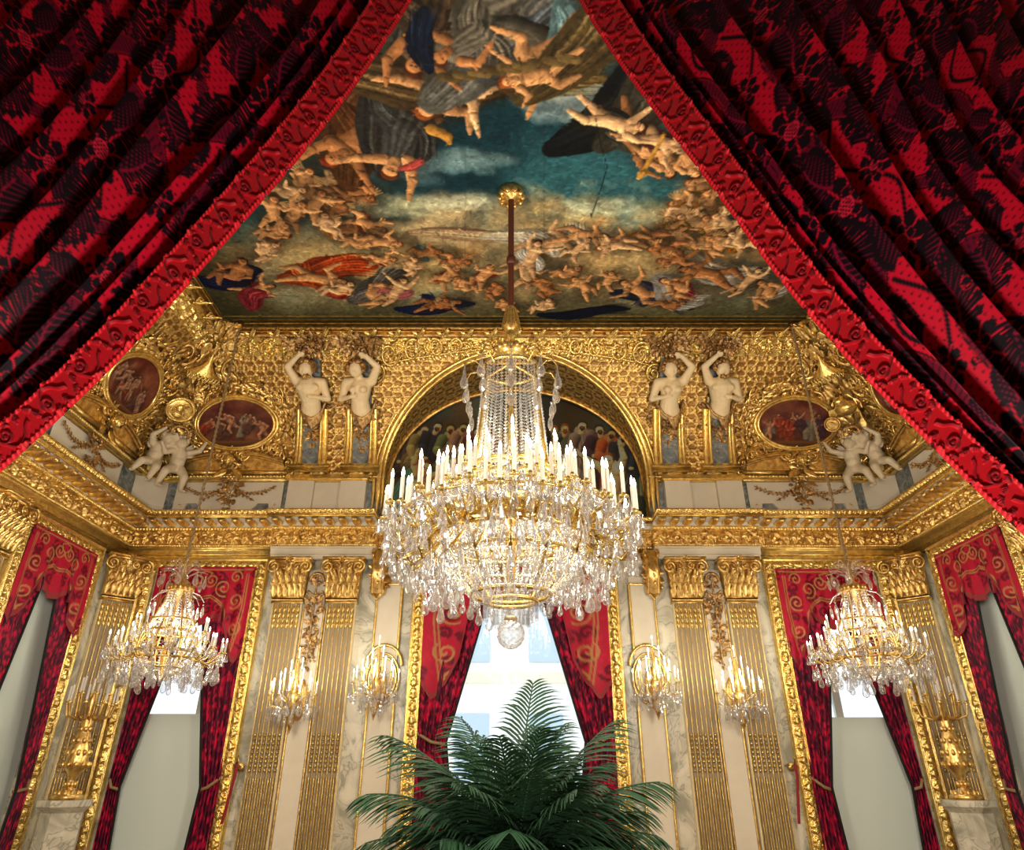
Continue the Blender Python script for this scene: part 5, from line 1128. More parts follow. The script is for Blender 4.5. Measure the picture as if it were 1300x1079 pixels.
for x,d,cy in ((60,1,34),(180,-1,46)):
    T_gl.hpath(spts(x,cy,17,1.4,0,d,24),3.0,1); T_gl.hpath(crv([(x-60,40),(x-45,40+d*8),(x-30,40+d*24),(x-6,40+d*28),(x+17,cy)],24),2.8,.9)
    for (lx_,ly_,la_) in ((-38,-14,-2.0),(-20,-24,-.6),(14,-26,.3),(30,-10,1.2),(36,16,.6),(-14,30,2.6)): hleaf(T_gl,x+lx_,40+d*ly_,d*la_,20,13,.85)
    T_gl.hseg((x,cy),(x+.1,cy),5,5,1)
ab_curtain('left'); ab_curtain('right')

# ------------------------------------------------------------------ window hangings
VC=Cv(320,260,S(176,20,48)); rv=random.Random(3)
for j in range(26):
    x,y=rv.uniform(0,160),rv.uniform(0,260)
    for s in (x,320-x): VC.path(spts(s,y,rv.uniform(10,20),1.2,rv.uniform(0,6),1 if s<160 else -1,14),3.5,S(104,6,30),sh=0)
for j in range(60):
    x,y=rv.uniform(0,160),rv.uniform(0,260)
    for s in (x,320-x): VC.seg((s,y),(s+rv.uniform(-8,8),y+rv.uniform(-8,8)),4,1.5,S(190,24,52),sh=0)
def vg(pts,w=2.2):
    for f in (0,1): VC.path([((320-p[0]) if f else p[0],p[1]) for p in pts],w,S(176,128,72),sh=0)
for (x,y,R,tn,a,d) in ((138,40,22,1.6,0,1),(96,62,26,1.6,2,-1),(50,100,24,1.6,1,1),(40,180,22,1.5,4,-1),(60,30,20,1.4,3,1),(52,230,16,1.4,1,1)): vg(spts(x,y,R,tn,a,d,28))
for o in (0,7): vg([(160,90+o),(130,84+o),(108,96+o),(90,112+o),(78,130+o),(74,170+o),(66,200+o)],1.8); vg([(20+o,20),(18+o,120),(26+o,200),(34+o,250)],1.6)
vg([(160,12),(140,18),(150,34),(160,40)],2); vg([(8,8),(160,8)],2)
def hang(side,a0,a1,zt,drop,swag,dr,nm,tieL,tieR):
    """pelmet with tails over two tied-back drapes"""
    ww=wall_warp(side); ac=(a0+a1)/2; hw=(a1-a0)/2
    def low(t):
        q=np.abs(t); 
        tail=1.15-.25*np.clip((q-.55)/.45,0,1)**2*0; 
        y=np.where(q<.40,.66+.12*np.cos(q/.40*PI/2),np.where(q<.50,.78-(.78-.52)*0-(.24)*(q-.40)/.10,np.where(q<.78,.54+(q-.5)/.28*.62,1.16)))
        y=np.where(q<.40,.70-.10*(q/.40)**2*0+.06*np.cos(q/.4*PI),y); y=np.where((q>=.40)&(q<.46),.64-(q-.40)/.06*.12,y); y=np.where((q>=.46)&(q<.74),.52+((q-.46)/.28)**.8*.58,y); y=np.where(q>=.74,1.10-.06*np.cos((q-.74)/.26*2*PI)+.06,y)
        y=np.where(q<.46,y*swag,y*np.where(q<.6,swag+(1-swag)*(q-.46)/.14,1))
        return y*drop
    T=Thing('window_pelmet','crimson pelmet with gold scroll embroidery over the %s'%nm,'pelmet',world_pt(ww,ac,zt-drop,.05))
    t=np.linspace(-1,1,150); s=np.linspace(0,1,70); Tt,Ss=np.meshgrid(t,s,indexing='ij'); lo=low(t)[:,None]*Ss
    A=ac+hw*Tt; B=zt-lo; Hh=.10+.022*np.sin(Tt*26)*Ss**1.2+.03*Ss*np.sin(Tt*9)
    col=VC.sample((Tt+1)/2*.998+.001,np.clip(lo/(1.22*drop),0,.995)); m=MB(); grid(m,np.stack([A,B,Hh],-1),col); T.part('embroidered_cloth',m,M['velvet'],ww)
    m=MB(); fr=np.stack([np.stack([ac+hw*t,zt-low(t)-q,.105+.022*np.sin(t*26)+.03*np.sin(t*9)+0*t],-1) for q in (0,.02,.045,.07)],1)
    cf=np.where((np.arange(150)%3==0)[:,None,None],S(120,60,40),S(150,30,44))*np.ones((150,4,1)); grid(m,fr,cf); T.part('fringe',m,M['galloon'],ww)
    for sg2,lab,tie in ((-1,'left',tieL),(1,'right',tieR)):
        nmn='%s drape of the %s'%(lab,nm)
        D_=Thing('window_drape','crimson damask '+nmn,'curtain',world_pt(ww,ac+sg2*hw*.9,.3,.03))
        z=np.linspace(zt-.02,.3,120); q=np.linspace(0,1,54)
        prog=np.clip((zt-z)/(zt-tie[1]),0,1); inner=tie[0]+(.52-tie[0])*(1-prog)**1.0 if not np.isscalar(prog) else 0
        inn=1-(1-tie[2])*(1-prog) - 0; wi=tie[2]*(1-prog)+tie[0]*prog          # width fraction of the half window
        wi=np.where(z<tie[1],tie[0]+.12*np.clip((tie[1]-z)/1.2,0,1),wi)
        Q,Zz=np.meshgrid(q,z,indexing='ij'); A=ac+sg2*hw*(1.0-wi[None]*Q); Hh=.035+.05*np.abs(np.sin(Q*PI*5.5+.3*np.sin(Zz*1.5)))*(.7+.3*np.sin(Zz))
        Hh=np.minimum(Hh,.085)
        col=dampat.sample(Q*.75+.3*sg2,Zz/.62); col=np.clip(col*np.array([.78,1.0,1.1])+S(44,3,14),0,1)
        m=MB(); grid(m,np.stack([A,Zz,Hh],-1),col); D_.part('cloth',m,M['velvet'],ww)
        xs=A[-1]; m=MB(); tube(m,np.stack([A[-1],Zz[-1],Hh[-1]],1),.016,5); D_.part('edge_fringe',m,M['galloon'],ww)
        m=MB(); ta=ac+sg2*hw*(1-wi[np.argmin(abs(z-tie[1]))]*.5); 
        if tie[1]<2.0: tube(m,[(ac+sg2*hw*1.0,tie[1]+.1,.05),(ta,tie[1],.13),(ac+sg2*hw*(1-tie[0]),tie[1]-.03,.05)],.02,6); D_.part('tieback',m,M['rope'],ww)
    for sg2 in (-1,1):
        a=ac+sg2*hw*.46; z0=zt-.50*drop*swag; m=MB(); tube(m,[(a,z0,.11),(a,z0-.14,.12)],.007,5,S(120,60,40)); lathe(m,[(.004,z0-.12),(.022,z0-.14),(.018,z0-.16),(.03,z0-.27),(.001,z0-.275)],10,(0,0,0),S(130,24,40))
        v=np.concatenate(m.v[1:]); v=np.stack([v[:,0]+a,v[:,2],v[:,1]+.12],1); m.v=[m.v[0],v]
        m.build('pelmet_tassel',M['galloon'],warp=ww,label='red tassel at the %s notch of the pelmet, %s'%('left' if sg2<0 else 'right',nm),cat='tassel')
hang('back',-WX1,-WX0,4.13,1.0,1,0,'rear left window',(.24,1.4,.95),(.32,1.4,1.1))
hang('back',WX0,WX1,4.10,1.0,1,0,'rear right window',(.32,1.4,1.1),(.24,1.4,.95))
hang('back',-CWX,CWX,4.13,1.36,.48,0,'centre window behind the palm',(.30,1.9,.80),(.30,1.9,.80))
hang('left',SY0,SY1,4.12,.86,1,0,'left side-wall window',(.28,1.4,.85),(.34,1.4,.95))
hang('right',SY0,SY1,4.10,.86,1,0,'right side-wall window',(.28,1.4,.85),(.34,1.4,.95))
# ------------------------------------------------------------------ chandeliers
def drop_mesh(L,R,n=8):
    m=MB(); prof=[(.001,0),(R*.22,-.06*L),(R*.12,-.14*L),(R*.30,-.28*L),(R*.42,-.45*L),(R*.85,-.68*L),(R,-.82*L),(R*.72,-.94*L),(.001,-L)]; lathe(m,prof,n); o=m.build('drop_form',M['crystal'],smooth=False,origin=(0,0,0)); me=o.data; bpy.data.objects.remove(o); return me
def plate_drop_mesh(L,R):
    m=MB(); t=np.linspace(0,2*PI,14,endpoint=False); out=np.stack([R*np.sin(t)*(.75+.25*np.cos(t+PI)),np.zeros(14),-.62*L+.38*L*np.cos(t)],1)
    for s in (-1,1):
        P=np.stack([out,out*np.array([.55,1,1])*1+np.array([0,s*R*.32,0])]); P[1][:,2]=-.62*L+(P[1][:,2]+.62*L)*.6; P=np.concatenate([P,np.array([[[0,s*R*.4,-.62*L]]]*1).repeat(14,1)]); grid(m,P,wv=True)
    ell(m,(0,0,-.16*L),(R*.22,R*.22,.07*L),6,5); o=m.build('drop_form',M['crystal'],smooth=False,origin=(0,0,0)); me=o.data; bpy.data.objects.remove(o); return me
def mesh_of(m,mt,smooth=True):
    o=m.build('form',mt,smooth=smooth,origin=(0,0,0)); me=o.data; bpy.data.objects.remove(o); return me
def mk(name,me,parent,loc,rot=(0,0,0),sc=(1,1,1),kind=None):
    o=bpy.data.objects.new(name,me); C.objects.link(o); o.parent=parent; o.location=loc; o.rotation_euler=rot; o.scale=sc
    if kind: o['kind']=kind
    return o
m=MB(); lathe(m,[(.001,0),(.030,.0),(.034,.012),(.014,.020),(.014,.03),(.0125,.033)],10); CUP=mesh_of(m,M['goldb'])
m=MB(); lathe(m,[(.0135,.02),(.0135,.17),(.011,.178),(.001,.18)],10); CANDLE=mesh_of(m,M['wax'])
m=MB(); lathe(m,[(.001,.176),(.0085,.184),(.0115,.20),(.008,.222),(.001,.245)],8); BULB=mesh_of(m,M['bulb'])
DR=drop_mesh(.22,.036); DS=drop_mesh(.12,.02); PD=plate_drop_mesh(.17,.045)
def raw(me):
    v=np.zeros(len(me.vertices)*3); me.vertices.foreach_get('co',v); f=[tuple(p.vertices) for p in me.polygons]; return v.reshape(-1,3),np.array(f)
rawDR,rawDS,rawPD=raw(DR),raw(DS),raw(PD)
def addraw(m,rw,loc,sc=1.,rz=0.):
    v,f=rw; c,s=math.cos(rz),math.sin(rz); v=v*sc; m.add(np.stack([v[:,0]*c-v[:,1]*s,v[:,0]*s+v[:,1]*c,v[:,2]],1)+np.asarray(loc),f)
def candle(parent,loc,sc=1.,h=1.):
    c=mk('candle',CANDLE,parent,loc,sc=(sc,sc,sc*h)); mk('bulb',BULB,c,(0,0,0)); mk('candle_cup',CUP,c,(0,0,0)); return c
OCT=np.array([(1,0,0),(-1,0,0),(0,1,0),(0,-1,0),(0,0,1),(0,0,-1)],float); OF=np.array([(0,2,4),(2,1,4),(1,3,4),(3,0,4),(2,0,5),(1,2,5),(3,1,5),(0,3,5)])
def bead_chain(m,pts,r):
    p=np.asarray(pts,float); L=np.concatenate([[0],np.cumsum(np.linalg.norm(np.diff(p,axis=0),axis=1))]); n=max(2,int(L[-1]/(r*1.9)))
    for s in np.linspace(0,L[-1],n): c=np.array([np.interp(s,L,p[:,k]) for k in range(3)]); m.add(OCT*r*rnd.uniform(.85,1.15)+c,OF)
def arm_pts(a,r0,z0,r1,z1,sag):
    t=np.linspace(0,1,12); r=r0+(r1-r0)*t; z=z0+(z1-z0)*t**2-sag*np.sin(PI*t)**1.0; return np.stack([r*np.cos(a),r*np.sin(a),z],1)
def ringpts(r,z,n=64): t=np.linspace(0,2*PI,n,endpoint=False); return np.stack([r*np.cos(t),r*np.sin(t),np.full(n,z)],1)
def festoon_pts(p,q,sag,n=9):
    t=np.linspace(0,1,n)[:,None]; P=np.asarray(p)*(1-t)+np.asarray(q)*t; P[:,2]-=sag*np.sin(PI*t[:,0]); return P

# the great chandelier
CX,CY=-.06,5.92; base=2.45
GC=Thing('great_chandelier','huge gilt and crystal chandelier with tiers of lit candles in the middle of the salon','chandelier',(CX,CY,base))
root=GC.o
def Lz(z): return z-base
m=MB(); lathe(m,[(.03,Lz(5.75)),(.034,Lz(7.42))],14); lathe(m,[(.034,Lz(6.38)),(.05,Lz(6.39)),(.05,Lz(6.47)),(.034,Lz(6.48))],14); GC.o; o=m.build('velvet_rod',M['rod'],parent=root)
m=MB(); lathe(m,[(.035,Lz(7.30)),(.10,Lz(7.33)),(.13,Lz(7.38)),(.15,Lz(7.44)),(.001,Lz(7.445))],20)
for k in range(10): a=k*PI/5; ell(m,(.13*math.cos(a),.13*math.sin(a),Lz(7.36)),(.035,.035,.05),8,6)
m.build('ceiling_rose',M['gold'],parent=root)
m=MB(); lathe(m,[(.034,Lz(5.82)),(.045,Lz(5.80)),(.075,Lz(5.66)),(.085,Lz(5.56)),(.05,Lz(5.52)),(.04,Lz(5.49)),(.06,Lz(5.46)),(.03,Lz(5.42)),(.028,Lz(5.34))],20)
for k in range(16): a=k*PI/8; tube(m,[(.045*math.cos(a),.045*math.sin(a),Lz(5.80)),(.078*math.cos(a),.078*math.sin(a),Lz(5.66)),(.09*math.cos(a),.09*math.sin(a),Lz(5.56))],.009,5)
lathe(m,[(.03,Lz(5.36)),(.10,Lz(5.34)),(.155,Lz(5.30)),(.165,Lz(5.26)),(.11,Lz(5.20)),(.04,Lz(5.16)),(.03,Lz(5.10))],24)
for k in range(16): a=k*PI/8; ell(m,(.155*math.cos(a),.155*math.sin(a),Lz(5.28)),(.024,.024,.035),6,5)
m.build('tassel_knop',M['goldb'],parent=root)
m=MB(); lathe(m,[(.03,Lz(5.2)),(.022,Lz(4.4)),(.04,Lz(4.1)),(.03,Lz(3.7)),(.05,Lz(3.4)),(.03,Lz(2.9))],12); m.build('stem',M['gold'],parent=root)
m=MB()
for z,r,w in ((5.06,.27,.016),(4.00,.36,.022),(3.94,.40,.014),(3.80,.55,.014),(3.46,.70,.028),(3.40,.72,.045),(3.33,.68,.02),(3.52,.95,.012),(2.88,.33,.02),(2.82,.22,.018),(3.18,.6,.014)): tube(m,ringpts(r,Lz(z)),w,8,close=True)
for k in range(6):
    a=k*PI/3+PI/6; tube(m,[(.02*math.cos(a),.02*math.sin(a),Lz(5.14)),(.27*math.cos(a),.27*math.sin(a),Lz(5.06)),(.29*math.cos(a),.29*math.sin(a),Lz(4.7)),(.33*math.cos(a),.33*math.sin(a),Lz(4.3)),(.37*math.cos(a),.37*math.sin(a),Lz(4.0))],.018,6)
for k in range(12):
    a=k*PI/6; P=[(.37,4.0),(.44,3.92),(.44,3.82),(.58,3.76),(.66,3.64),(.72,3.44),(.66,3.28),(.52,3.08),(.36,2.9)]; tube(m,[(r*math.cos(a),r*math.sin(a),Lz(z)) for r,z in P],.017,6)
for k in range(20):
    a=k*PI/10+.1; tube(m,[(r*math.cos(a+o),r*math.sin(a+o),Lz(z)) for r,z,o in ((.70,3.40,0),(.84,3.28,.03),(.98,3.22,.05),(1.06,3.30,.05),(1.02,3.38,.03),(.95,3.36,.02))],.015,6); tube(m,[(r*math.cos(a-.1),r*math.sin(a-.1),Lz(z)) for r,z in ((.62,3.30),(.76,3.14),(.86,3.06),(.90,3.14),(.84,3.18))],.013,6)
m.build('gilt_frame',M['goldb'],parent=root)
m=MB(); 
for k in range(24):
    a=k*2*PI/24; r=.735; cx,cy=r*math.cos(a),r*math.sin(a); R_=[[-math.sin(a),0,math.cos(a)],[math.cos(a),0,math.sin(a)],[0,1,0]]
    s_=MB(); rosette(s_,0,0,.075 if k%2 else .055,.03,6); 
    if k%2==0:
        for q in (-1,1): spiral(s_,q*.08,.0,.06,1.4,0,q,.014,.02); leaf(s_,0,0,PI/2+q*.8,.13,.06,.02,.05,3); leaf(s_,0,-.03,-PI/2+q*.5,.12,.06,.02,.03,3)
    for v,l,n_ in zip(s_.v,s_.l,s_.n): pass
    V=np.concatenate(s_.v)@np.array(R_).T+np.array([cx,cy,Lz(3.40)]); m.v.append(V); m.l.append(np.concatenate(s_.l)+m.k); m.n.append(np.concatenate(s_.n)); m.c.append(np.ones((len(V),3))); m.k+=len(V)
m.build('rosette_band',M['goldb'],parent=root)
tiers=[(1.10,3.47,30,.55,3.40),(.92,3.54,26,.60,3.42),(.75,3.67,22,.5,3.5),(.59,3.82,18,.4,3.7),(.45,3.97,12,.3,3.9)]
am=MB(); hangs=[]; ARM={}; akey={}
for ti,(r,z,n,r0,z0) in enumerate(tiers):
    for k in range(n):
        a=(k+.5*(ti%2))*2*PI/n+.03; rr=r; zz=z+(.045 if k%2 else -.02)
        if (ti,k%2) not in ARM: q_=MB(); tube(q_,arm_pts(0,r0,Lz(z0),rr,Lz(zz),.10 if ti<3 else .05),.0115,5); ARM[(ti,k%2)]=mesh_of(q_,M['goldb'])
        hangs.append((rr*math.cos(a),rr*math.sin(a),Lz(zz),a)); akey[hangs[-1]]=(ti,k%2)
hc=sorted(hangs,key=lambda t:t[1])
for i,(x,y,z,a) in enumerate(hc[:100]):
    mk('arm',ARM[akey[(x,y,z,a)]],root,(0,0,0),(0,0,a)); candle(root,(x,y,z),1.25,1.0 if i%3 else 1.08)
m=MB(); m2=MB(); m3=MB(); vc,fc=raw(CANDLE); vb,fb=raw(BULB); vk,fk=raw(CUP)
for (x,y,z,a) in hc[100:]:
    addraw(am,raw(ARM[akey[(x,y,z,a)]]),(0,0,0),1.,a); m.add(vc+np.array([x,y,z]),fc); m2.add(vb+np.array([x,y,z]),fb); m3.add(vk+np.array([x,y,z]),fk)
am.build('arm',M['goldb'],parent=root,kind='stuff'); cs=m.build('candle',M['wax'],parent=root,kind='stuff'); m2.build('bulb',M['bulb'],parent=cs,kind='stuff'); m3.build('candle_cup',M['goldb'],parent=cs,kind='stuff')
# large pear drops, each its own part
nd=0
for (r,z,n,L) in ((1.02,3.28,34,1.15),(.84,3.06,28,1.25),(.66,2.96,22,1.3),(.50,2.95,16,1.1)):
    for k in range(n):
        a=(k+.25)*2*PI/n+r; me=PD if k%3==0 else DR; q=L*rnd.uniform(.6,.95); mk('crystal_drop',me,root,(r*math.cos(a),r*math.sin(a),Lz(z+rnd.uniform(-.05,.05))),(0,0,a+rnd.uniform(-.6,.6)),(q,q,q)); nd+=1
m=MB()
for (x,y,z,a) in hangs:
    for j in range(6): b=a+j*PI/3; addraw(m,rawDS,(x+.045*math.cos(b),y+.045*math.sin(b),z+.002),rnd.uniform(.8,1.2),b)
    addraw(m,rawDR,(x*.97,y*.97,z-.05),rnd.uniform(.8,1.15),a)
for i in range(760):
    r=rnd.uniform(.45,1.12); a=rnd.uniform(0,2*PI); z=3.42-.28*rnd.random()-(.10 if r<.9 else 0); z=z-.25*(1-(r-.45)/.67)*rnd.random(); addraw(m,rawDS if i%4 else rawPD,(r*math.cos(a),r*math.sin(a),Lz(z)),rnd.uniform(.7,1.3)*(1 if i%4 else .6),a+rnd.uniform(-1,1))
for i in range(260):
    r=rnd.uniform(.35,.8); a=rnd.uniform(0,2*PI); z=3.6+rnd.uniform(-.15,.5)*(1.15-r)*1.6; addraw(m,rawDS,(r*math.cos(a),r*math.sin(a),Lz(z)),rnd.uniform(.8,1.5),a)
m.build('crystal_drop',M['crystal'],parent=root,smooth=False,kind='stuff')
# bead strings of the column, basket and swags
m=MB()
for k in range(40):
    a=k*2*PI/40; rr=.27; bead_chain(m,[(rr*math.cos(a),rr*math.sin(a),Lz(5.08)),((rr+.015)*math.cos(a),(rr+.015)*math.sin(a),Lz(4.7)),(.35*math.cos(a),.35*math.sin(a),Lz(4.0))],.017)
m.build('bead_column',M['crystal'],parent=root,smooth=False)
m=MB()
for k in range(56):
    a=k*2*PI/56; bead_chain(m,[(r*math.cos(a),r*math.sin(a),Lz(z)) for r,z in ((.66,3.30),(.62,3.18),(.54,3.05),(.43,2.94),(.33,2.87))],.014)
for z,r in ((3.22,.64),(3.12,.585),(3.02,.52),(2.94,.44)): bead_chain(m,np.vstack([ringpts(r,Lz(z)),ringpts(r,Lz(z))[:1]]),.013)
m.build('bead_basket',M['crystal'],parent=root,smooth=False)
m=MB()
for ti,(r,z,n,_,_) in enumerate(tiers):
    for k in range(n):
        a=(k+.5*(ti%2))*2*PI/n+.03; b=a+2*PI/n; bead_chain(m,festoon_pts((r*math.cos(a),r*math.sin(a),Lz(z)),(r*math.cos(b),r*math.sin(b),Lz(z)),.09),.0085)
for k in range(24):
    a=k*2*PI/24; bead_chain(m,festoon_pts((.36*math.cos(a),.36*math.sin(a),Lz(4.0)),(.72*math.cos(a),.72*math.sin(a),Lz(3.5)),.08,12),.010)
m.build('bead_net',M['crystal'],parent=root,smooth=False)
m=MB()                                                                  # plumes round the top ring
for k in range(10):
    a=(k+.5)*PI/5; tube(m,[(r*math.cos(a),r*math.sin(a),Lz(z)) for r,z in ((.27,5.02),(.36,5.10),(.43,5.10),(.47,5.03))],.009,5)
m.build('plume_arms',M['goldb'],parent=root)
for k in range(10):
    a=(k+.5)*PI/5
    for j,(r,z,q) in enumerate(((.47,5.03,1.2),(.44,4.84,1.25),(.40,4.66,1.2))): mk('crystal_plume',PD if j else DR,root,(r*math.cos(a),r*math.sin(a),Lz(z)),(0,0,a+PI/2),(q,q,q))
m=MB(); 
for k in range(30):
    a=k*2*PI/30
    for r,z,L in ((.22,2.84,.17),(.15,2.74,.12)): box(m,r*math.cos(a)-.012,r*math.cos(a)+.012,r*math.sin(a)-.006,r*math.sin(a)+.006,Lz(z-L),Lz(z))
m.build('prism_ring',M['crystal'],parent=root,smooth=False)
m=MB(); n1_,n2_=18,14; t=np.linspace(0,2*PI,n1_,endpoint=False); b_=np.linspace(-PI/2,PI/2,n2_); P=np.stack([np.cos(b_)[:,None]*np.cos(t),np.cos(b_)[:,None]*np.sin(t),np.sin(b_)[:,None]+0*t],-1)*.112*(1+.05*((np.add.outer(np.arange(n2_),np.arange(n1_))%2)[...,None]))+np.array([0,0,Lz(2.565)]); grid(m,P,wv=True); m.build('cut_glass_ball',M['crystal'],parent=root,smooth=False)
m=MB(); lathe(m,[(.001,Lz(2.70)),(.05,Lz(2.70)),(.06,Lz(2.68)),(.03,Lz(2.66)),(.001,Lz(2.66))],12); m.build('ball_collar',M['gold'],parent=root)

# side chandeliers
def side_chandelier(x,y,label):
    b0=2.34; T=Thing('side_chandelier',label,'chandelier',(x,y,b0)); rt=T.o; L_=lambda z:z-b0
    m=MB(); tube(m,[(0,0,L_(3.86)),(0,0,L_(7.42))],.010,6); n=90
    for k in range(2):
        t=np.linspace(0,1,340); a=t*2*PI*26+k*PI; tube(m,np.stack([.012*np.cos(a),.012*np.sin(a),L_(3.86)+3.56*t],1),.010,4)
    m.build('hanging_rope',M['rope'],parent=rt)
    m=MB(); lathe(m,[(.001,L_(7.44)),(.05,L_(7.44)),(.03,L_(7.38)),(.012,L_(7.36))],12); m.build('ceiling_hook',M['bronze'],parent=rt)
    m=MB(); lathe(m,[(.012,L_(3.88)),(.03,L_(3.84)),(.02,L_(3.78)),(.03,L_(3.70)),(.04,L_(3.62)),(.10,L_(3.55)),(.10,L_(3.52)),(.03,L_(3.48)),(.02,L_(3.3)),(.03,L_(2.9)),(.06,L_(2.75)),(.02,L_(2.5))],16)
    for z,r,w in ((3.50,.14,.012),(3.16,.24,.012),(3.02,.30,.016),(2.80,.34,.02),(2.72,.36,.014),(2.62,.24,.012)): tube(m,ringpts(r,L_(z),40),w,6,close=True)
    for k in range(8):
        a=k*PI/4; tube(m,[(r*math.cos(a),r*math.sin(a),L_(z)) for r,z in ((.13,3.52),(.15,3.35),(.24,3.15),(.33,2.95),(.34,2.8),(.24,2.62),(.05,2.5))],.011,5)
    for k in range(16): a=k*PI/8; ell(m,(.14*math.cos(a),.14*math.sin(a),L_(3.53)),(.025,.025,.04),6,5)
    m.build('gilt_frame',M['gold'],parent=rt)
    hs=[]
    for ti,(r,z,n,r0,z0) in enumerate(((.64,2.78,18,.34,2.76),(.52,2.86,14,.34,2.8),(.40,3.02,10,.26,2.95),(.24,3.14,6,.2,3.1))):
        for k in range(n):
            a=(k+.5*(ti%2))*2*PI/n; zz=z+(.03 if k%2 else 0); key=('s',ti,k%2)
            if key not in ARM: q_=MB(); tube(q_,arm_pts(0,r0,L_(z0),r,L_(zz),.09),.009,5); ARM[key]=mesh_of(q_,M['goldb'])
            mk('arm',ARM[key],rt,(0,0,0),(0,0,a)); p=(r*math.cos(a),r*math.sin(a),L_(zz)); hs.append((*p,a))
            c=candle(rt,p,.85,.85)
    for (r,z,n,L) in ((.60,2.66,22,1.),(.44,2.60,16,1.1),(.28,2.56,10,1.1)):
        for k in range(n): a=(k+.5)*2*PI/n; q=L*rnd.uniform(.75,1.1); mk('crystal_drop',PD if k%2 else DR,rt,(r*math.cos(a),r*math.sin(a),L_(z+rnd.uniform(-.03,.03))),(0,0,a+rnd.uniform(-.5,.5)),(q,q,q))
    for (r,z,n) in ((.26,3.72,8),(.30,3.38,8)):
        for k in range(n): a=(k+.3)*2*PI/n; mk('crystal_plume',PD,rt,(r*math.cos(a),r*math.sin(a),L_(z)),(0,0,a+PI/2),(1.1,1.1,1.1))
    m=MB()
    for k in range(8):
        a=(k+.3)*PI/4
        for j in range(3): bead_chain(m,festoon_pts((.04*math.cos(a),.04*math.sin(a),L_(3.66+.06*j)),((.27-.05*j)*math.cos(a+.15*j),(.27-.05*j)*math.sin(a+.15*j),L_(3.72+.06*j)),-.05,7),.011)
        tube(m,[(.13*math.cos(a),.13*math.sin(a),L_(3.5)),(.24*math.cos(a),.24*math.sin(a),L_(3.46)),(.3*math.cos(a),.3*math.sin(a),L_(3.38))],.006,4)
    for k in range(24):
        a=k*2*PI/24; bead_chain(m,[(r*math.cos(a),r*math.sin(a),L_(z)) for r,z in ((.13,3.5),(.15,3.35),(.20,3.2),(.28,3.04))],.016); bead_chain(m,[(r*math.cos(a),r*math.sin(a),L_(z)) for r,z in ((.34,2.76),(.30,2.66),(.2,2.58),(.06,2.5))],.015)
    for i in range(len(hs)-1):
        if abs(hs[i][2]-hs[i+1][2])<.04: bead_chain(m,festoon_pts(hs[i][:3],hs[i+1][:3],.06,7),.008)
    m.build('bead_net',M['crystal'],parent=rt,smooth=False)
    m=MB()
    for (px_,py_,pz_,a) in hs:
        for j in range(5): b=a+j*2*PI/5; addraw(m,rawDS,(px_+.035*math.cos(b),py_+.035*math.sin(b),pz_),.8,b)
    for i in range(120): r=rnd.uniform(.2,.66); a=rnd.uniform(0,2*PI); addraw(m,rawDR,(r*math.cos(a),r*math.sin(a),L_(2.74-rnd.uniform(0,.12))),rnd.uniform(.5,.85),a)
    m.build('crystal_drop',M['crystal'],parent=rt,smooth=False,kind='stuff')
    return rt
side_chandelier(-4.10,8.60,'smaller lit crystal chandelier on a twisted rope in front of the rear left window')
side_chandelier(4.12,8.60,'smaller lit crystal chandelier on a twisted rope in front of the rear right window')

# wall sconces
def sconce(a0,z0,label):
    T=Thing('wall_sconce',label,'sconce',(a0,9.66,z0)); rt=T.o
    m=MB(); lathe(m,[(.001,-.42),(.02,-.36),(.05,-.28),(.035,-.2),(.07,-.1),(.09,-.02),(.06,.04),(.03,.10),(.045,.16),(.02,.24),(.025,.40),(.001,.46)],12)
    tube(m,[(0,.26,-.1),(0,.16,-.16),(0,.04,-.06)],.02,6); tube(m,[(0,.26,.12),(0,.12,.16),(0,.02,.1)],.016,6)
    m.build('stem',M['gold'],parent=rt)
    m=MB(); ell(m,(0,.28,0),(.09,.03,.26),10,8); m.build('wall_plate',M['gold'],parent=rt)
    v,f=raw(CUP); cu=MB(); hs=[]
    for (r,z,n,a_off) in ((.30,.02,7,0),(.20,.14,5,0),(.10,.28,2,0)):
        for k in range(n):
            a=PI+PI*(k+.5)/n; zz=z+(.03 if k%2 else 0); p=(r*math.cos(a),r*math.sin(a)*.8,zz)
            mm=MB(); tube(mm,[(0,0,-.08+z*.5),(p[0]*.5,p[1]*.5,-.16+z*.8),(p[0]*.95,p[1]*.95,-.12+z),p],.009,5); mm.build('arm',M['goldb'],parent=rt)
            cu.add(v*.85+np.array(p),f); hs.append(p); candle(rt,p,.85,.8)
    p=(0,-.02,.44); cu.add(v*.85+np.array(p),f); candle(rt,p,.85,.8)
    for p in hs:
        mk('crystal_drop',PD,rt,(p[0],p[1],p[2]-.10),(0,0,rnd.uniform(0,3)),(.8,.8,.8))
    m=MB()
    for i in range(70): a=PI+PI*rnd.random(); r=rnd.uniform(.08,.34); addraw(m,rawDS,(r*math.cos(a),r*math.sin(a)*.8,-.04-rnd.uniform(0,.22)*(1.2-r*2)),rnd.uniform(.6,1.1),a)
    for i in range(len(hs)-1): bead_chain(m,festoon_pts(hs[i],hs[i+1],.08,7),.007)
    m.build('crystal_drop',M['crystal'],parent=rt,smooth=False,kind='stuff')
SC=[(-2.84,2.40,'lit crystal wall sconce between the left pair of fluted pilasters'),(-1.80,2.55,'lit crystal wall sconce on the narrow panel left of the palm'),(1.80,2.55,'lit crystal wall sconce on the narrow panel right of the palm'),(2.86,2.42,'lit crystal wall sconce between the right pair of fluted pilasters')]
for s_ in SC: sconce(*s_)

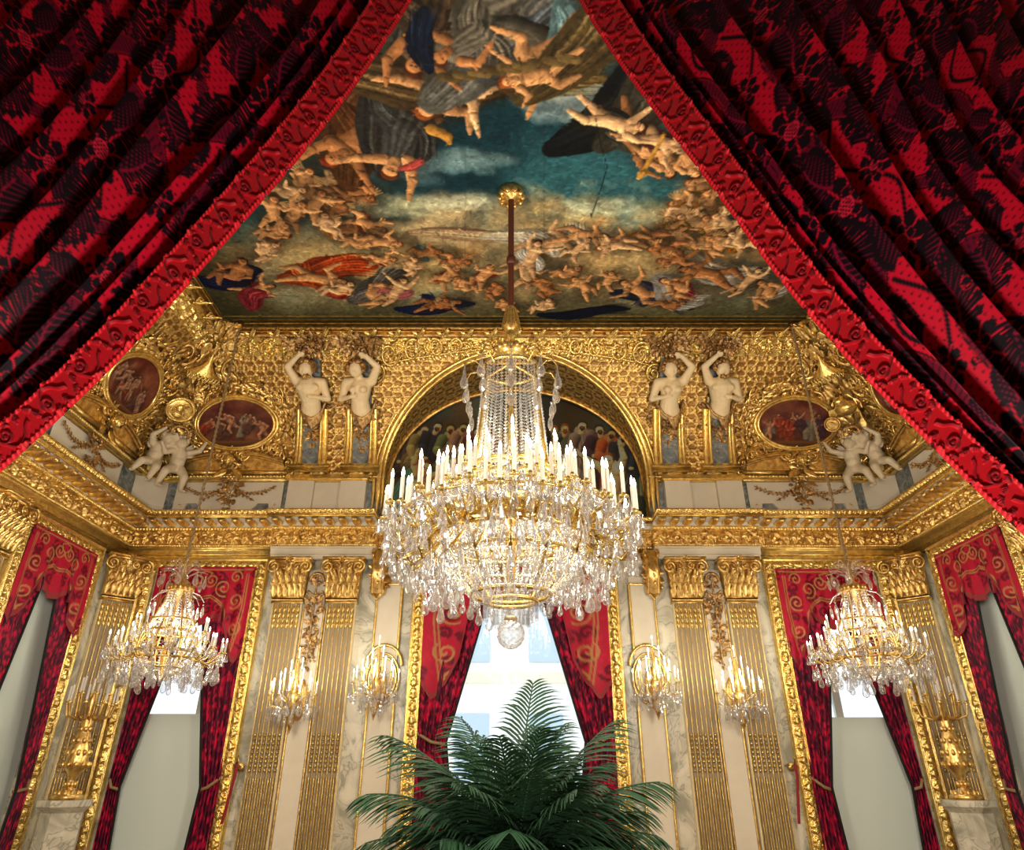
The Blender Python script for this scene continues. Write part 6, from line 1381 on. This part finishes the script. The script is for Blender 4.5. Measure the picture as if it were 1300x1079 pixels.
# gilt corner candelabra on pedestals
def torchere(x,y,label):
    T=Thing('standing_candelabrum',label,'candelabrum',(x,y,0)); rt=T.o
    m=MB(); lathe(m,[(.001,0),(.30,0),(.30,.08),(.22,.12),(.22,1.18),(.28,1.24),(.28,1.30),(.001,1.30)],8); m.build('pedestal',M['marble'],parent=rt,smooth=False)
    m=MB(); lathe(m,[(.001,1.30),(.17,1.30),(.17,1.34),(.09,1.38),(.05,1.42),(.045,1.50),(.08,1.56),(.15,1.64),(.12,1.70),(.13,1.76),(.10,1.86),(.075,1.96),(.055,2.02),(.07,2.08),(.05,2.12),(.03,2.2),(.04,2.3),(.001,2.42)],20)
    for j,(z,r,n) in enumerate(((1.64,.145,12),(1.76,.12,12),(1.88,.09,9),(2.0,.06,8),(1.45,.05,8),(1.36,.13,12))):
        for k in range(n): a=k*2*PI/n+j; ell(m,(r*math.cos(a),r*math.sin(a),z),(.028,.028,.035),6,5)
    m.build('urn_base',M['gold'],parent=rt)
    v,f=raw(CUP); cu=MB()
    for (r,z,n) in ((.26,2.26,8),(.16,2.36,6)):
        for k in range(n):
            a=k*2*PI/n+r; p=(r*math.cos(a),r*math.sin(a),z); mm=MB(); tube(mm,[(0,0,2.16),(p[0]*.5,p[1]*.5,2.10),(p[0]*.9,p[1]*.9,2.14),p],.013,6); mm.build('arm',M['gold'],parent=rt)
            cu.add(v+np.array(p),f); c_=mk('candle',CANDLE,rt,p,sc=(.95,.95,1.1)); mk('candle_cup',CUP,c_,(0,0,0))
torchere(-4.98,8.9,'gilt standing candelabrum with unlit candles in the left rear corner'); torchere(4.98,8.9,'gilt standing candelabrum with unlit candles in the right rear corner')

# red rope barriers' posts beside the window frames
def tie_hook(x,label):
    T=Thing('curtain_hook',label,'hook',(x,9.86,1.62))
    m=MB(); ell(m,(0,.08,0),(.05,.02,.05),8,6); tube(m,[(0,.08,0),(0,-.04,.02),(0,-.08,.08),(0,-.05,.12)],.014,6); rs=MB(); cluster(m,0,.05,.05,.05,10,.04,.03); m.build('hook',M['gold'],parent=T.o)
    m=MB(); tube(m,[(0,-.06,.03),(.0,-.07,-.10),(-.03,-.06,-.3),(-.07,-.05,-.6)],.018,6,S(150,20,40)); m.build('cord',M['galloon'],parent=T.o)
tie_hook(-3.47,'gilt hook with hanging red cord beside the rear left window'); tie_hook(3.47,'gilt hook with hanging red cord beside the rear right window')

# ------------------------------------------------------------------ palm
PL=Thing('potted_palm','dark green kentia palm standing in the middle of the salon under the great chandelier','plant',(-.03,4.8,0)); rt=PL.o
m=MB(); lathe(m,[(.001,0),(.24,0),(.26,.04),(.30,.40),(.34,.52),(.34,.56),(.31,.56),(.30,.50),(.001,.50)],28); m.build('planter',M['gold'],parent=rt)
m=MB(); r=random.Random(5)
for k in range(7): m=MB(); a=k*.9; tube(m,[(.06*math.cos(a),.06*math.sin(a),.5),(.09*math.cos(a),.09*math.sin(a),.9),(.11*math.cos(a),.11*math.sin(a),1.25)],[.03,.025,.02],6); m.build('stem',M['leaf'],parent=rt)
def frond(az,el,L,droop,nl,roll=0,x0=(0,0,1.0)):
    m=MB(); n=24; t=np.linspace(0,1,n); e=el-droop*t**1.5; ds=L/(n-1); d=np.stack([np.cos(e)*np.cos(az),np.cos(e)*np.sin(az),np.sin(e)],1); P=np.asarray(x0)+np.concatenate([[[0,0,0]],np.cumsum(d[:-1]*ds,axis=0)])
    tube(m,P,.010*(1-.8*t)+.002,5)
    side=np.array([-math.sin(az),math.cos(az),0]); 
    for i in range(nl):
        u=.20+.80*(i/(nl-1)); k=u*(n-1); k0=int(min(k,n-2)); p=P[k0]+(P[k0+1]-P[k0])*(k-k0); dd=d[k0]; up=np.cross(side,dd)*1.0
        ll=L*.40*math.sin(PI*min(1,.12+.85*u**.9))**.7*r.uniform(.9,1.1)+.05
        for sg in (-1,1):
            out=side*sg*.85+dd*(.70+.5*u)+up*.22*r.uniform(.3,1.4); out=out/np.linalg.norm(out); s=np.linspace(0,1,5); w=.0085*np.sin(PI*np.clip(.15+.85*s,0,.98))**.8*(1.15-.2*u)
            c=p+out*ll*s[:,None]+np.array([0,0,-1])*(ll*.38*(s**2))[:,None]; wd=np.cross(out,up); wd=wd/np.linalg.norm(wd)*1.; wv=dd-out*np.dot(dd,out); wv/=np.linalg.norm(wv)
            G=np.stack([c-wv*w[:,None],c+np.array([0,0,.25])*w[:,None],c+wv*w[:,None]],1); grid(m,G)
    m.build('frond',M['leaf'],parent=rt)
FR=[]
for px,py,Y in ((690,822,4.9),(858,928,4.7),(482,978,4.7),(545,850,5.0),(780,835,4.9),(590,843,4.9),(720,838,5.2),(830,905,4.5),(500,940,4.5)): pass
for k in range(58):
    az=k*2.399963+.3; q=(k+.5)/58; el=1.50-1.25*q**.8+r.uniform(-.08,.08); L=r.uniform(.64,.84); frond(az,el,L,r.uniform(.75,1.2)*(.65+.5*q),26,x0=(.05*math.cos(az),.05*math.sin(az),1.12-.25*q))
for az,el,L,dr in ((.35,1.05,1.28,.55),(2.95,.95,1.35,.7),(1.2,1.38,1.30,.35),(-.2,.75,1.2,.75),(3.4,.7,1.2,.8),(2.3,1.2,1.2,.6),(.0,.45,1.05,.7),(3.14,.4,1.1,.7)): frond(az,el,L*.82,dr,30,x0=(0,0,1.1))

# ------------------------------------------------------------------ light
def light(kind,name,loc,energy,color=(1,.92,.78),size=.3,rot=None,sizey=None,spread=None):
    l=bpy.data.lights.new(name,kind); l.energy=energy; l.color=color
    if kind=='POINT': l.shadow_soft_size=size
    if kind=='AREA': l.size=size; l.shape='RECTANGLE' if sizey else 'SQUARE'; l.size_y=sizey or size
    o=bpy.data.objects.new(name,l); C.objects.link(o); o.location=loc
    if rot: o.rotation_euler=rot
    return o
light('POINT','candle_and_fill_light',(CX,CY,3.80),EN['ring'],size=.8)
for sx in (-4.1,4.12): light('POINT','candle_and_fill_light',(sx,8.6,3.05),EN['side'],size=.5)
for (a0,z0,_) in SC: light('POINT','sconce_light',(a0,9.30,z0+.22),EN['sconce'],size=.12)
light('POINT','curtain_fill_light',(.0,.5,.85),EN['ante'],(1,.90,.84),size=.12)  # unseen light added below the view to rake the curtain folds
# added fill lamps, unseen behind the curtains, brightening the salon from the doorway side
for sx in (-2.5,2.5): light('POINT','candle_and_fill_light',(sx,3.3,3.1),EN['near'],size=.5)
sun=None
w=bpy.data.worlds.new('sky'); bpy.context.scene.world=w; w.use_nodes=True; bg=w.node_tree.nodes['Background']; bg.inputs[0].default_value=(.80,.90,1.0,1); bg.inputs[1].default_value=EN['sky']
sc=bpy.context.scene
cam=bpy.data.cameras.new('camera'); cam.sensor_fit='HORIZONTAL'; cam.sensor_width=36; cam.lens=FPX/1300*36; cam.shift_y=-44.5/1300; cam.clip_start=.05
co=bpy.data.objects.new('camera',cam); C.objects.link(co); co.location=(CAMX,0,CAMZ); co.rotation_euler=(PI/2+TH,0,0); sc.camera=co
sc.view_settings.view_transform='Standard'; sc.view_settings.look='None'; sc.view_settings.gamma=1; sc.view_settings.exposure=EN['exp']; sc.view_settings.use_curve_mapping=False
sc.cycles.max_bounces=7; sc.cycles.diffuse_bounces=3; sc.cycles.glossy_bounces=3; sc.cycles.transparent_max_bounces=24; sc.cycles.transmission_bounces=3
sc.cycles.use_denoising=True; sc.cycles.caustics_reflective=False; sc.cycles.caustics_refractive=False; sc.cycles.sample_clamp_indirect=4
